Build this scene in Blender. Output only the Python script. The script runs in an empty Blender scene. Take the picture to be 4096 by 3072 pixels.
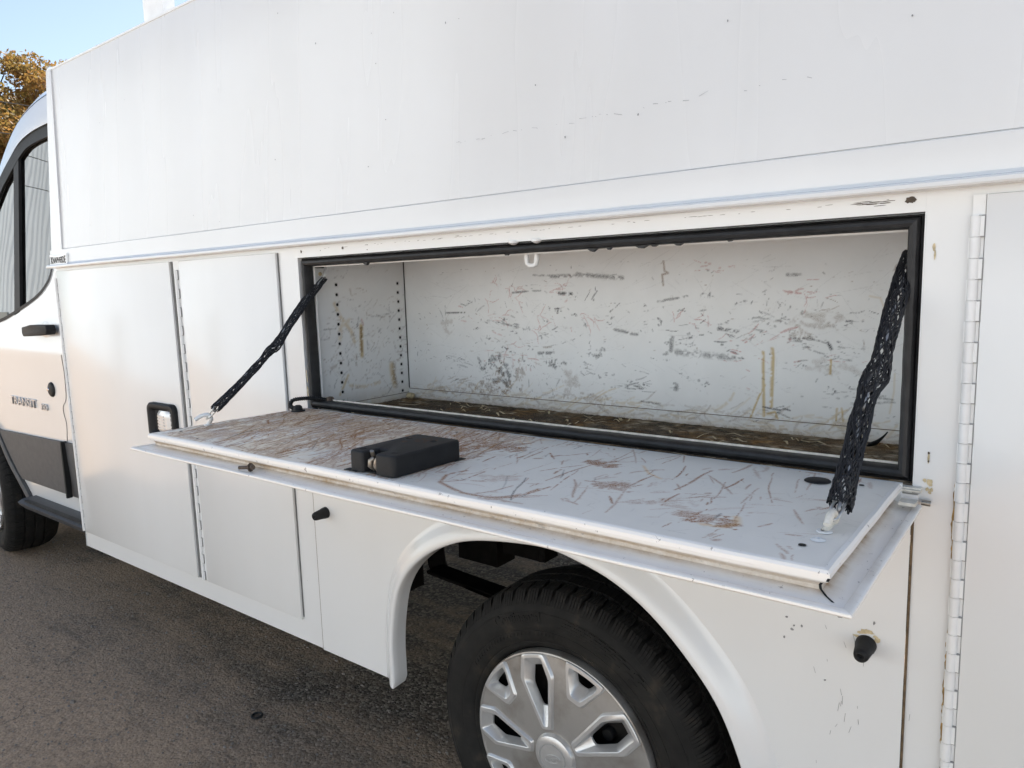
import bpy, bmesh, math, random
import numpy as np
from mathutils import Vector, Matrix

random.seed(7)
rng = np.random.default_rng(11)
R = math.radians
sc = bpy.context.scene
col = sc.collection

# ---------------------------------------------------------------- camera
cam_d = bpy.data.cameras.new('camera')
cam_d.sensor_width = 36.0
cam_d.lens = 25.43
cam_d.clip_start = 0.02
cam_d.clip_end = 3000
cam = bpy.data.objects.new('camera', cam_d)
col.objects.link(cam)
cam.location = (0.0, -1.16, 1.335)
cam.rotation_euler = (Matrix.Rotation(R(37.347), 3, 'Z') @ Matrix.Rotation(R(90 - 7.838), 3, 'X')
                      @ Matrix.Rotation(R(-1.716), 3, 'Z')).to_euler()
sc.camera = cam

# ---------------------------------------------------------------- sky and sun
SUN_EL, SUN_ROT = 46.0, -10.0
world = bpy.data.worlds.new('World')
sc.world = world
world.use_nodes = True
wn = world.node_tree
bg = wn.nodes['Background']
sky = wn.nodes.new('ShaderNodeTexSky')
sky.sky_type = 'NISHITA'
sky.sun_disc = False
sky.sun_elevation = R(SUN_EL)
sky.sun_rotation = R(SUN_ROT)
sky.altitude = 300
sky.air_density = 1.0
sky.dust_density = 1.3
sky.ozone_density = 1.5
wn.links.new(sky.outputs[0], bg.inputs[0])
bg.inputs[1].default_value = 0.090
sun_d = bpy.data.lights.new('sun', 'SUN')
sun_d.energy = 4.2
sun_d.angle = R(0.53)
sun_d.color = (1.0, 0.99, 0.97)
sun = bpy.data.objects.new('sun', sun_d)
col.objects.link(sun)
sdir = Vector((math.sin(R(SUN_ROT)) * math.cos(R(SUN_EL)), math.cos(R(SUN_ROT)) * math.cos(R(SUN_EL)), math.sin(R(SUN_EL))))
sun.rotation_euler = sdir.to_track_quat('Z', 'Y').to_euler()
sun.location = sdir * 40

vs = sc.view_settings
vs.view_transform = 'Standard'
vs.look = 'None'
vs.gamma = 1.0
vs.use_curve_mapping = False
vs.exposure = 1.40
vs.use_white_balance = True
vs.white_balance_temperature = 7350
vs.white_balance_tint = 10
cy_ = sc.cycles
cy_.max_bounces = 5
cy_.diffuse_bounces = 3
cy_.glossy_bounces = 3
cy_.transparent_max_bounces = 6


# ---------------------------------------------------------------- helpers
def link(o, parent=None):
    col.objects.link(o)
    if parent is not None:
        o.parent = parent
        if parent.type == 'EMPTY':
            o.matrix_parent_inverse = Matrix.Translation(-Vector(parent.location))
    return o


def tag(o, label=None, cat=None, group=None, kind=None):
    for k, v in (('label', label), ('category', cat), ('group', group), ('kind', kind)):
        if v:
            o[k] = v
    return o


def empty(name, loc, label, cat, group=None):
    o = bpy.data.objects.new(name, None)
    o.empty_display_size = 0.2
    col.objects.link(o)
    o.location = loc
    return tag(o, label, cat, group)


def mo(name, verts, faces, mat, parent=None, smooth=None):
    me = bpy.data.meshes.new(name)
    me.from_pydata([tuple(v) for v in verts], [], [tuple(f) for f in faces])
    me.materials.append(M[mat])
    if smooth:
        me.shade_smooth()
        me.set_sharp_from_angle(angle=R(smooth))
    return link(bpy.data.objects.new(name, me), parent)


def bmo(name, bm, mat, parent=None, smooth=None):
    bmesh.ops.recalc_face_normals(bm, faces=bm.faces)
    me = bpy.data.meshes.new(name)
    bm.to_mesh(me)
    bm.free()
    me.materials.append(M[mat])
    if smooth:
        me.shade_smooth()
        me.set_sharp_from_angle(angle=R(smooth))
    return link(bpy.data.objects.new(name, me), parent)


def copy_of(o, parent=None, matrix=None, name=None):
    c = bpy.data.objects.new(name or o.name.split('.')[0], o.data)
    link(c, parent)
    if matrix is not None:
        c.matrix_basis = matrix
    return c


class G:
    """collects boxes, tubes and polygons into one mesh"""
    def __init__(s):
        s.v = []
        s.f = []

    def add(s, v, f):
        n = len(s.v)
        s.v += [tuple(p) for p in v]
        s.f += [tuple(i + n for i in q) for q in f]
        return s

    def box(s, x0, x1, y0, y1, z0, z1):
        v = [(x, y, z) for z in (z0, z1) for y in (y0, y1) for x in (x0, x1)]
        return s.add(v, [(0, 2, 3, 1), (4, 5, 7, 6), (0, 1, 5, 4), (2, 6, 7, 3), (0, 4, 6, 2), (1, 3, 7, 5)])

    def tube(s, pts, r, n=8, cap=True, flat=1.0):
        pts = [Vector(p) for p in pts]
        rr = r if hasattr(r, '__len__') else [r] * len(pts)
        t = (pts[1] - pts[0]).normalized()
        up = Vector((0, 0, 1)) if abs(t.z) < 0.9 else Vector((1, 0, 0))
        a = t.cross(up).normalized()
        rings = []
        for i, p in enumerate(pts):
            if i == 0:
                t = pts[1] - pts[0]
            elif i == len(pts) - 1:
                t = pts[-1] - pts[-2]
            else:
                t = pts[i + 1] - pts[i - 1]
            if t.length < 1e-9:
                t = Vector((0, 0, 1))
            t.normalize()
            a = (a - t * a.dot(t))
            if a.length < 1e-6:
                a = t.orthogonal()
            a.normalize()
            b = t.cross(a)
            rings.append([p + (a * math.cos(k * 2 * math.pi / n) + b * math.sin(k * 2 * math.pi / n) * flat) * rr[i] for k in range(n)])
        v = [q for rg in rings for q in rg]
        f = []
        for i in range(len(rings) - 1):
            for k in range(n):
                k2 = (k + 1) % n
                f.append((i * n + k, i * n + k2, (i + 1) * n + k2, (i + 1) * n + k))
        if cap:
            f.append(tuple(reversed(range(n))))
            f.append(tuple((len(rings) - 1) * n + k for k in range(n)))
        return s.add(v, f)

    def prism(s, poly, axis, d0, d1):
        """poly: 2-D outline; axis 'y': (x,z) extruded in y, 'z': (x,y) extruded in z, 'x': (y,z) extruded in x"""
        n = len(poly)
        def P(a, b, d):
            return {'y': (a, d, b), 'z': (a, b, d), 'x': (d, a, b)}[axis]
        v = [P(a, b, d0) for a, b in poly] + [P(a, b, d1) for a, b in poly]
        f = [tuple(range(n)), tuple(reversed(range(n, 2 * n)))]
        f += [(i, (i + 1) % n, n + (i + 1) % n, n + i) for i in range(n)]
        return s.add(v, f)

    def lathe(s, prof, c, axis='y', n=48, close=False):
        """prof: list of (r, d) with d along axis"""
        v = []
        for r, d in prof:
            for k in range(n):
                a = 2 * math.pi * k / n
                p = (r * math.cos(a), r * math.sin(a))
                v.append({'y': (c[0] + p[0], c[1] + d, c[2] + p[1]), 'z': (c[0] + p[0], c[1] + p[1], c[2] + d),
                          'x': (c[0] + d, c[1] + p[0], c[2] + p[1])}[axis])
        f = []
        m = len(prof)
        for i in range(m - 1 + (1 if close else 0)):
            j = (i + 1) % m
            for k in range(n):
                k2 = (k + 1) % n
                f.append((i * n + k, i * n + k2, j * n + k2, j * n + k))
        return s.add(v, f)

    def build(s, name, mat, parent=None, smooth=None, fix=True):
        bm = bmesh.new()
        vs_ = [bm.verts.new(p) for p in s.v]
        for q in s.f:
            try:
                bm.faces.new([vs_[i] for i in q])
            except ValueError:
                pass
        if fix:
            bmesh.ops.recalc_face_normals(bm, faces=bm.faces)
        me = bpy.data.meshes.new(name)
        bm.to_mesh(me)
        bm.free()
        me.materials.append(M[mat])
        if smooth:
            me.shade_smooth()
            me.set_sharp_from_angle(angle=R(smooth))
        return link(bpy.data.objects.new(name, me), parent)


def rbox(name, x0, x1, y0, y1, z0, z1, bev, mat, parent, seg=2, smooth=40):
    bm = bmesh.new()
    g = G().box(x0, x1, y0, y1, z0, z1)
    vv = [bm.verts.new(p) for p in g.v]
    for q in g.f:
        bm.faces.new([vv[i] for i in q])
    bmesh.ops.recalc_face_normals(bm, faces=bm.faces)
    bmesh.ops.bevel(bm, geom=bm.edges[:], offset=bev, segments=seg, affect='EDGES', profile=0.5)
    return bmo(name, bm, mat, parent, smooth)


def spline(pts, n):
    """Catmull-Rom through points (any dimension), n samples, roughly even"""
    P = np.array(pts, float)
    P = np.vstack([2 * P[0] - P[1], P, 2 * P[-1] - P[-2]])
    out = []
    m = len(P) - 3
    for i in range(m):
        k = 24
        for t in np.linspace(0, 1, k, endpoint=False):
            a, b, c, d = P[i:i + 4]
            out.append(0.5 * ((2 * b) + (-a + c) * t + (2 * a - 5 * b + 4 * c - d) * t * t + (-a + 3 * b - 3 * c + d) * t ** 3))
    out.append(P[-2])
    out = np.array(out)
    L = np.r_[0, np.cumsum(np.linalg.norm(np.diff(out, axis=0), axis=1))]
    u = np.linspace(0, L[-1], n)
    return np.array([[np.interp(x, L, out[:, k]) for k in range(out.shape[1])] for x in u])


def sheet(name, poly, yfun, mat, parent, thick=0.004, step=0.05, smooth=40):
    """a curved sheet: outline in (x,z), cut into bands and mapped to y = yfun(x,z)"""
    bm = bmesh.new()
    bm.faces.new([bm.verts.new((x, 0, z)) for x, z in poly])
    zs = [p[1] for p in poly]
    z = min(zs) + step
    while z < max(zs):
        bmesh.ops.bisect_plane(bm, geom=bm.verts[:] + bm.edges[:] + bm.faces[:], plane_co=(0, 0, z), plane_no=(0, 0, 1))
        z += step
    r = bmesh.ops.extrude_face_region(bm, geom=bm.faces[:])
    nv = [e for e in r['geom'] if isinstance(e, bmesh.types.BMVert)]
    for v in nv:
        v.co.y = thick
    for v in bm.verts:
        v.co.y += yfun(v.co.x, v.co.z)
    return bmo(name, bm, mat, parent, smooth)


def text(name, s, size, depth, mat, parent, origin, u=(1, 0, 0), v=(0, 0, 1), shear=0.0, sx=1.0, offset=0.0, warp=None):
    cu = bpy.data.curves.new(name, 'FONT')
    cu.body = s
    cu.size = size
    cu.extrude = depth
    cu.shear = shear
    cu.offset = offset
    cu.align_x = 'CENTER'
    cu.align_y = 'CENTER'
    cu.resolution_u = 4
    t = bpy.data.objects.new('tmp_text', cu)
    col.objects.link(t)
    dg = bpy.context.evaluated_depsgraph_get()
    me = bpy.data.meshes.new_from_object(t.evaluated_get(dg))
    bpy.data.objects.remove(t)
    bpy.data.curves.remove(cu)
    me.name = name
    u, v, o = Vector(u), Vector(v), Vector(origin)
    n = u.cross(v)
    for q in me.vertices:
        a, b, c = q.co.x * sx, q.co.y, q.co.z
        if warp:
            q.co = warp(a, b, c)
        else:
            q.co = o + u * a + v * b + n * c
    me.materials.clear()
    me.materials.append(M[mat])
    return link(bpy.data.objects.new(name, me), parent)


# ---------------------------------------------------------------- materials
M = {}


def newmat(name):
    m = bpy.data.materials.new(name)
    m.use_nodes = True
    M[name] = m
    nt = m.node_tree
    b = nt.nodes['Principled BSDF']
    return m, nt, b


def N(nt, typ, **kw):
    n = nt.nodes.new(typ)
    for k, v in kw.items():
        if k == 'inp':
            for i, x in v.items():
                n.inputs[i].default_value = x
        else:
            setattr(n, k, v)
    return n


def L(nt, a, b):
    nt.links.new(a, b)


def ramp(nt, src, stops):
    r = N(nt, 'ShaderNodeValToRGB')
    e = r.color_ramp.elements
    while len(e) < len(stops):
        e.new(0.5)
    for i, (p, c) in enumerate(stops):
        e[i].position = p
        e[i].color = (*c, 1) if len(c) == 3 else c
    L(nt, src, r.inputs[0])
    return r


def noise(nt, scale, detail=4, rough=0.55, vec=None, stretch=None, dist=0.0):
    n = N(nt, 'ShaderNodeTexNoise')
    n.inputs['Scale'].default_value = scale
    n.inputs['Detail'].default_value = detail
    n.inputs['Roughness'].default_value = rough
    n.inputs['Distortion'].default_value = dist
    g = N(nt, 'ShaderNodeNewGeometry')
    src = g.outputs['Position'] if vec is None else vec
    if stretch:
        mp = N(nt, 'ShaderNodeMapping')
        mp.inputs['Scale'].default_value = stretch
        L(nt, src, mp.inputs['Vector'])
        src = mp.outputs[0]
    L(nt, src, n.inputs['Vector'])
    return n


def mixc(nt, fac, a, b, mode='MIX'):
    m = N(nt, 'ShaderNodeMix', data_type='RGBA', blend_type=mode)
    for sock, x in ((m.inputs[0], fac), (m.inputs[6], a), (m.inputs[7], b)):
        if isinstance(x, bpy.types.NodeSocket):
            L(nt, x, sock)
        elif isinstance(x, (int, float)):
            sock.default_value = x
        else:
            sock.default_value = (*x, 1)
    return m.outputs[2]


def math_(nt, op, a, b=None, clamp=False):
    m = N(nt, 'ShaderNodeMath', operation=op, use_clamp=clamp)
    for i, x in enumerate((a, b)):
        if x is None:
            continue
        if isinstance(x, bpy.types.NodeSocket):
            L(nt, x, m.inputs[i])
        else:
            m.inputs[i].default_value = x
    return m.outputs[0]


def bump(nt, b, h, strength, dist, prev=None):
    n = N(nt, 'ShaderNodeBump')
    n.inputs['Strength'].default_value = strength
    n.inputs['Distance'].default_value = dist
    L(nt, h, n.inputs['Height'])
    if prev is not None:
        L(nt, prev.outputs[0], n.inputs['Normal'])
    L(nt, n.outputs[0], b.inputs['Normal'])
    return n


def plain(name, c, rough=0.5, metal=0.0, nz=0.12, scale=30, bmp=0.0, coat=0.0, bscale=300, spec=0.5):
    m, nt, b = newmat(name)
    n = noise(nt, scale, 5)
    lo = tuple(max(0, x * (1 - nz)) for x in c)
    hi = tuple(min(1, x * (1 + nz)) for x in c)
    r = ramp(nt, n.outputs[0], [(0.3, lo), (0.7, hi)])
    L(nt, r.outputs[0], b.inputs['Base Color'])
    b.inputs['Roughness'].default_value = rough
    b.inputs['Metallic'].default_value = metal
    b.inputs['Specular IOR Level'].default_value = spec
    b.inputs['Coat Weight'].default_value = coat
    b.inputs['Coat Roughness'].default_value = 0.08
    if bmp:
        n2 = noise(nt, bscale, 3)
        bump(nt, b, n2.outputs[0], bmp, 0.001)
    return m


def paint(name, c, rough, coat, wave=0.12, dirt=0.5):
    """sprayed body paint: faint vertical wash streaks, grime specks, slightly wavy sheet"""
    m, nt, b = newmat(name)
    st = noise(nt, 5.0, 3, 0.5, stretch=(1.6, 1.6, 0.09))
    sp = noise(nt, 2.2, 3, 0.5)
    r1 = ramp(nt, st.outputs[0], [(0.32, tuple(x * (1 - 0.035 * dirt) for x in c)), (0.66, c)])
    r2 = ramp(nt, sp.outputs[0], [(0.3, (0.965, 0.96, 0.95)), (0.7, (1, 1, 1))])
    cc = mixc(nt, 1.0, r1.outputs[0], r2.outputs[0], 'MULTIPLY')
    # tiny specks
    vo = N(nt, 'ShaderNodeTexVoronoi')
    vo.inputs['Scale'].default_value = 22
    g = N(nt, 'ShaderNodeNewGeometry')
    L(nt, g.outputs['Position'], vo.inputs['Vector'])
    pick = noise(nt, 9, 2)
    sp1 = math_(nt, 'LESS_THAN', vo.outputs['Distance'], 0.035)
    sp2 = math_(nt, 'GREATER_THAN', pick.outputs[0], 0.62)
    fac = math_(nt, 'MULTIPLY', math_(nt, 'MULTIPLY', sp1, sp2), 0.65 * dirt)
    cc = mixc(nt, fac, cc, (0.16, 0.14, 0.12))
    L(nt, cc, b.inputs['Base Color'])
    rr = ramp(nt, st.outputs[0], [(0.3, (rough * 1.08,) * 3), (0.7, (rough * 0.95,) * 3)])
    L(nt, rr.outputs[0], b.inputs['Roughness'])
    b.inputs['Coat Weight'].default_value = coat
    b.inputs['Coat Roughness'].default_value = 0.13
    wv = noise(nt, 2.6, 2, 0.4)
    b1 = bump(nt, b, wv.outputs[0], wave, 0.02)
    return m


def stained(name, c, rough, dark=(0.035, 0.036, 0.04), brown=(0.20, 0.115, 0.05), red=(0.42, 0.09, 0.07), yellow=(0.52, 0.36, 0.12), gain=1.05):
    """paint whose stains come from the four channels of the mesh attribute 'stain'"""
    m, nt, b = newmat(name)
    at = N(nt, 'ShaderNodeAttribute', attribute_name='stain')
    sep = N(nt, 'ShaderNodeSeparateColor')
    L(nt, at.outputs['Color'], sep.inputs[0])
    n1 = noise(nt, 520, 3, 0.6)
    n2 = noise(nt, 14, 5, 0.6)
    br = ramp(nt, n1.outputs[0], [(0.36, (0.25, 0.25, 0.25)), (0.6, (1, 1, 1))])
    base = ramp(nt, n2.outputs[0], [(0.3, tuple(x * 0.94 for x in c)), (0.7, c)]).outputs[0]
    def f(s, k=1.0):
        return math_(nt, 'MULTIPLY', math_(nt, 'MULTIPLY', s, br.outputs[0]), k, True)
    cc = mixc(nt, math_(nt, 'MULTIPLY', at.outputs['Alpha'], 0.85, True), base, yellow)
    cc = mixc(nt, f(sep.outputs[1], gain), cc, brown)
    cc = mixc(nt, f(sep.outputs[2], 1.1), cc, red)
    cc = mixc(nt, f(sep.outputs[0], 1.15), cc, dark)
    L(nt, cc, b.inputs['Base Color'])
    tot = math_(nt, 'ADD', sep.outputs[0], sep.outputs[1], True)
    sl = ramp(nt, math_(nt, 'ADD', tot, at.outputs['Alpha'], True), [(0.0, (0.45,) * 3), (0.6, (0.1,) * 3)])
    L(nt, sl.outputs[0], b.inputs['Specular IOR Level'])
    rr = ramp(nt, tot, [(0.0, (rough,) * 3), (0.8, (0.75,) * 3)])
    L(nt, rr.outputs[0], b.inputs['Roughness'])
    h = noise(nt, 60, 4)
    bump(nt, b, math_(nt, 'ADD', math_(nt, 'MULTIPLY', tot, 0.5), math_(nt, 'MULTIPLY', h.outputs[0], 0.3)), 0.25, 0.001)
    return m


paint('white_paint', (0.775, 0.775, 0.767), 0.25, 0.6, wave=0.07)
paint('upper_paint', (0.775, 0.775, 0.767), 0.27, 0.5, wave=0.12, dirt=0.7)
paint('cab_paint', (0.76, 0.76, 0.755), 0.16, 0.9, wave=0.05, dirt=0.2)
stained('stained_wall', (0.78, 0.785, 0.78), 0.36)
stained('stained_flap', (0.93, 0.88, 0.80), 0.33, dark=(0.06, 0.04, 0.03), brown=(0.36, 0.115, 0.012), yellow=(0.84, 0.52, 0.20), gain=1.35)
stained('stained_floor', (0.30, 0.24, 0.165), 0.45, dark=(0.022, 0.02, 0.018), brown=(0.095, 0.05, 0.02), yellow=(0.36, 0.18, 0.04))
plain('white_trim', (0.80, 0.80, 0.79), 0.32, nz=0.04, coat=0.2)
plain('old_white', (0.70, 0.66, 0.58), 0.5, nz=0.25, scale=60, bmp=0.2)
plain('rubber', (0.016, 0.016, 0.0165), 0.6, nz=0.35, scale=70, bmp=0.3, spec=0.3)
plain('seal_rubber', (0.020, 0.020, 0.021), 0.5, nz=0.4, scale=45, bmp=0.25, spec=0.4)
plain('plastic_black', (0.014, 0.014, 0.015), 0.55, nz=0.25, bmp=0.5, bscale=700, spec=0.28)
plain('plastic_grey', (0.085, 0.085, 0.087), 0.55, nz=0.12, bmp=0.5, bscale=900, spec=0.3)
plain('step_plastic', (0.045, 0.047, 0.053), 0.6, nz=0.2, bmp=0.3)
plain('letter_dark', (0.018, 0.018, 0.018), 0.6, nz=0.1)
plain('zinc', (0.62, 0.62, 0.60), 0.35, metal=0.85, nz=0.15)
plain('chain_steel', (0.30, 0.30, 0.30), 0.45, metal=0.6, nz=0.2)
plain('letter_chrome', (0.62, 0.62, 0.63), 0.32, metal=0.8, nz=0.03)
plain('paddle_metal', (0.66, 0.67, 0.68), 0.34, metal=0.6, nz=0.05)
plain('hinge_shade', (0.28, 0.28, 0.275), 0.6)
plain('chrome', (0.78, 0.78, 0.79), 0.10, metal=1.0, nz=0.03)
plain('steel_dirty', (0.33, 0.30, 0.26), 0.42, metal=0.8, nz=0.4, scale=120)
plain('bolt_rust', (0.13, 0.10, 0.08), 0.6, metal=0.5, nz=0.4, scale=300)
plain('cover_silver', (0.58, 0.58, 0.575), 0.30, metal=0.55, nz=0.05, scale=50, coat=0.25)
plain('undercarriage', (0.022, 0.020, 0.018), 0.8, nz=0.3, spec=0.15)
plain('void_black', (0.008, 0.008, 0.008), 0.8, nz=0.1)
plain('seat_cloth', (0.04, 0.045, 0.055), 0.9, nz=0.2)
plain('net_black', (0.016, 0.016, 0.018), 0.5, nz=0.3, scale=200, spec=0.4)
plain('grime_seam', (0.13, 0.085, 0.045), 0.8, nz=0.5, scale=60)
plain('rust_stain', (0.36, 0.22, 0.07), 0.6, nz=0.45, scale=90)
plain('tan_stain', (0.55, 0.45, 0.28), 0.5, nz=0.3, scale=120)
plain('dark_stain', (0.07, 0.05, 0.035), 0.6, nz=0.5, scale=150)
plain('scratch_grey', (0.22, 0.22, 0.225), 0.5, nz=0.4, scale=100)
plain('pebble', (0.19, 0.165, 0.145), 0.85, nz=0.5, scale=25)
plain('building_bounce_blue', (0.60, 0.69, 0.775), 0.6, nz=0.05, scale=0.5)  # wall colour tinted blue so its bounce cools the truck side
plain('building_trim', (0.30, 0.33, 0.34), 0.6, nz=0.05, scale=0.5)
plain('bark', (0.075, 0.055, 0.04), 0.9, nz=0.4, scale=8)
plain('gap_shade', (0.15, 0.15, 0.147), 0.6, nz=0.3)
plain('wire_grey', (0.10, 0.10, 0.10), 0.6)


def tyre_mat():
    m, nt, b = newmat('tyre_rubber')
    n = noise(nt, 18, 6, 0.6)
    n2 = noise(nt, 150, 3)
    r = ramp(nt, n.outputs[0], [(0.35, (0.013, 0.0125, 0.012)), (0.58, (0.020, 0.019, 0.0175)), (0.75, (0.046, 0.038, 0.029))])
    L(nt, r.outputs[0], b.inputs['Base Color'])
    b.inputs['Roughness'].default_value = 0.8
    b.inputs['Specular IOR Level'].default_value = 0.2
    bump(nt, b, n2.outputs[0], 0.25, 0.0012)


def cover_dirt():
    m, nt, b = newmat('cover_face')
    n = noise(nt, 9, 5, 0.6)
    n2 = noise(nt, 160, 3)
    r = ramp(nt, n.outputs[0], [(0.32, (0.26, 0.24, 0.215)), (0.55, (0.41, 0.40, 0.385))])
    L(nt, r.outputs[0], b.inputs['Base Color'])
    b.inputs['Roughness'].default_value = 0.33
    b.inputs['Metallic'].default_value = 0.55
    b.inputs['Coat Weight'].default_value = 0.2
    bump(nt, b, n2.outputs[0], 0.06, 0.001)


def asphalt_mat():
    m, nt, b = newmat('asphalt')
    big = noise(nt, 1.7, 6, 0.62)
    streak = noise(nt, 3.4, 5, 0.6, stretch=(0.55, 2.6, 1))
    fine = noise(nt, 130, 4, 0.7)
    med = noise(nt, 38, 4, 0.65)
    geo = N(nt, 'ShaderNodeNewGeometry')
    vo = N(nt, 'ShaderNodeTexVoronoi')
    vo.inputs['Scale'].default_value = 105
    vo.inputs['Randomness'].default_value = 1
    L(nt, geo.outputs['Position'], vo.inputs['Vector'])
    agg = ramp(nt, vo.outputs['Color'], [(0.15, (0.040, 0.034, 0.030)), (0.55, (0.105, 0.088, 0.072)), (0.93, (0.27, 0.235, 0.20))])
    dust = ramp(nt, fine.outputs[0], [(0.3, (0.28, 0.192, 0.13)), (0.7, (0.51, 0.375, 0.27))])
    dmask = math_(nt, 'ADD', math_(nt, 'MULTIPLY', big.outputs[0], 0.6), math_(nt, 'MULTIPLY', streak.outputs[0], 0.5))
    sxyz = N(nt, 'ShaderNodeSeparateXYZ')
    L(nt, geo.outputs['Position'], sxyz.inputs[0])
    # dust thins toward the truck, painting the ground's shade there into the colour
    truck_shade = math_(nt, 'MULTIPLY', math_(nt, 'ADD', math_(nt, 'MULTIPLY', sxyz.outputs[1], -0.55), math_(nt, 'MULTIPLY', math_(nt, 'ADD', sxyz.outputs[0], 2.0), -0.16)), 0.42)
    truck_shade = math_(nt, 'MINIMUM', math_(nt, 'MAXIMUM', truck_shade, -0.10), 0.20)
    dmask = math_(nt, 'ADD', dmask, truck_shade)
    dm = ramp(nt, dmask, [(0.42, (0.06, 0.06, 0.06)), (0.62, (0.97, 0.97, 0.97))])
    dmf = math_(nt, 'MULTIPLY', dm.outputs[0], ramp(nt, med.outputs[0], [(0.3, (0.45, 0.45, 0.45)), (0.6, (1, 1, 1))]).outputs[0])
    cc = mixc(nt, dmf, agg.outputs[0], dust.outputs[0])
    L(nt, cc, b.inputs['Base Color'])
    b.inputs['Roughness'].default_value = 0.9
    b.inputs['Specular IOR Level'].default_value = 0.3
    h = math_(nt, 'ADD', math_(nt, 'MULTIPLY', vo.outputs['Distance'], -0.8), math_(nt, 'MULTIPLY', fine.outputs[0], 1.0))
    b1 = bump(nt, b, h, 0.8, 0.004)
    bump(nt, b, med.outputs[0], 0.5, 0.008, b1)


def glass_mat():
    m, nt, b = newmat('window_glass')
    nt.nodes.remove(b)
    out = nt.nodes['Material Output']
    tr = N(nt, 'ShaderNodeBsdfTransparent')
    tr.inputs[0].default_value = (0.30, 0.34, 0.33, 1)
    gl = N(nt, 'ShaderNodeBsdfGlossy')
    gl.inputs['Roughness'].default_value = 0.01
    fr = N(nt, 'ShaderNodeFresnel')
    fr.inputs[0].default_value = 1.52
    wv = noise(nt, 1.6, 2)
    bp = N(nt, 'ShaderNodeBump')
    bp.inputs['Strength'].default_value = 0.035
    bp.inputs['Distance'].default_value = 0.02
    L(nt, wv.outputs[0], bp.inputs['Height'])
    L(nt, bp.outputs[0], gl.inputs['Normal'])
    mx = N(nt, 'ShaderNodeMixShader')
    k = math_(nt, 'MULTIPLY', fr.outputs[0], 1.6, True)
    L(nt, k, mx.inputs[0])
    L(nt, tr.outputs[0], mx.inputs[1])
    L(nt, gl.outputs[0], mx.inputs[2])
    L(nt, mx.outputs[0], out.inputs[0])


def leaf_mat(name, stops):
    m, nt, b = newmat(name)
    n = noise(nt, 1.1, 3)
    n2 = noise(nt, 9, 2)
    a = math_(nt, 'ADD', math_(nt, 'MULTIPLY', n.outputs[0], 0.6), math_(nt, 'MULTIPLY', n2.outputs[0], 0.4))
    r = ramp(nt, a, stops)
    L(nt, r.outputs[0], b.inputs['Base Color'])
    b.inputs['Roughness'].default_value = 0.55
    tl = N(nt, 'ShaderNodeBsdfTranslucent')
    L(nt, r.outputs[0], tl.inputs[0])
    mx = N(nt, 'ShaderNodeMixShader')
    mx.inputs[0].default_value = 0.5
    L(nt, b.outputs[0], mx.inputs[1])
    L(nt, tl.outputs[0], mx.inputs[2])
    L(nt, mx.outputs[0], nt.nodes['Material Output'].inputs[0])


tyre_mat()
cover_dirt()
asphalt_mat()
glass_mat()
leaf_mat('autumn_leaf', [(0.36, (0.11, 0.10, 0.03)), (0.46, (0.25, 0.17, 0.05)), (0.55, (0.33, 0.18, 0.055)), (0.66, (0.26, 0.11, 0.04))])
leaf_mat('green_leaf', [(0.36, (0.05, 0.065, 0.02)), (0.55, (0.12, 0.105, 0.03)), (0.7, (0.17, 0.11, 0.03))])


# ---------------------------------------------------------------- stain painting (per-vertex wear on dense sheets)
def vnoise(nv, nu, cells, seed):
    r = np.random.default_rng(seed)
    cv, cu_ = max(2, int(cells * nv / max(nu, nv)) + 2), max(2, int(cells * nu / max(nu, nv)) + 2)
    a = r.random((cv, cu_))
    y = np.linspace(0, cv - 1.001, nv)
    x = np.linspace(0, cu_ - 1.001, nu)
    y0, x0 = y.astype(int), x.astype(int)
    fy, fx = (y - y0)[:, None], (x - x0)[None, :]
    fy, fx = fy * fy * (3 - 2 * fy), fx * fx * (3 - 2 * fx)
    A = a[y0][:, x0]; B = a[y0][:, x0 + 1]; Cc = a[y0 + 1][:, x0]; D = a[y0 + 1][:, x0 + 1]
    return (A * (1 - fx) + B * fx) * (1 - fy) + (Cc * (1 - fx) + D * fx) * fy


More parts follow.
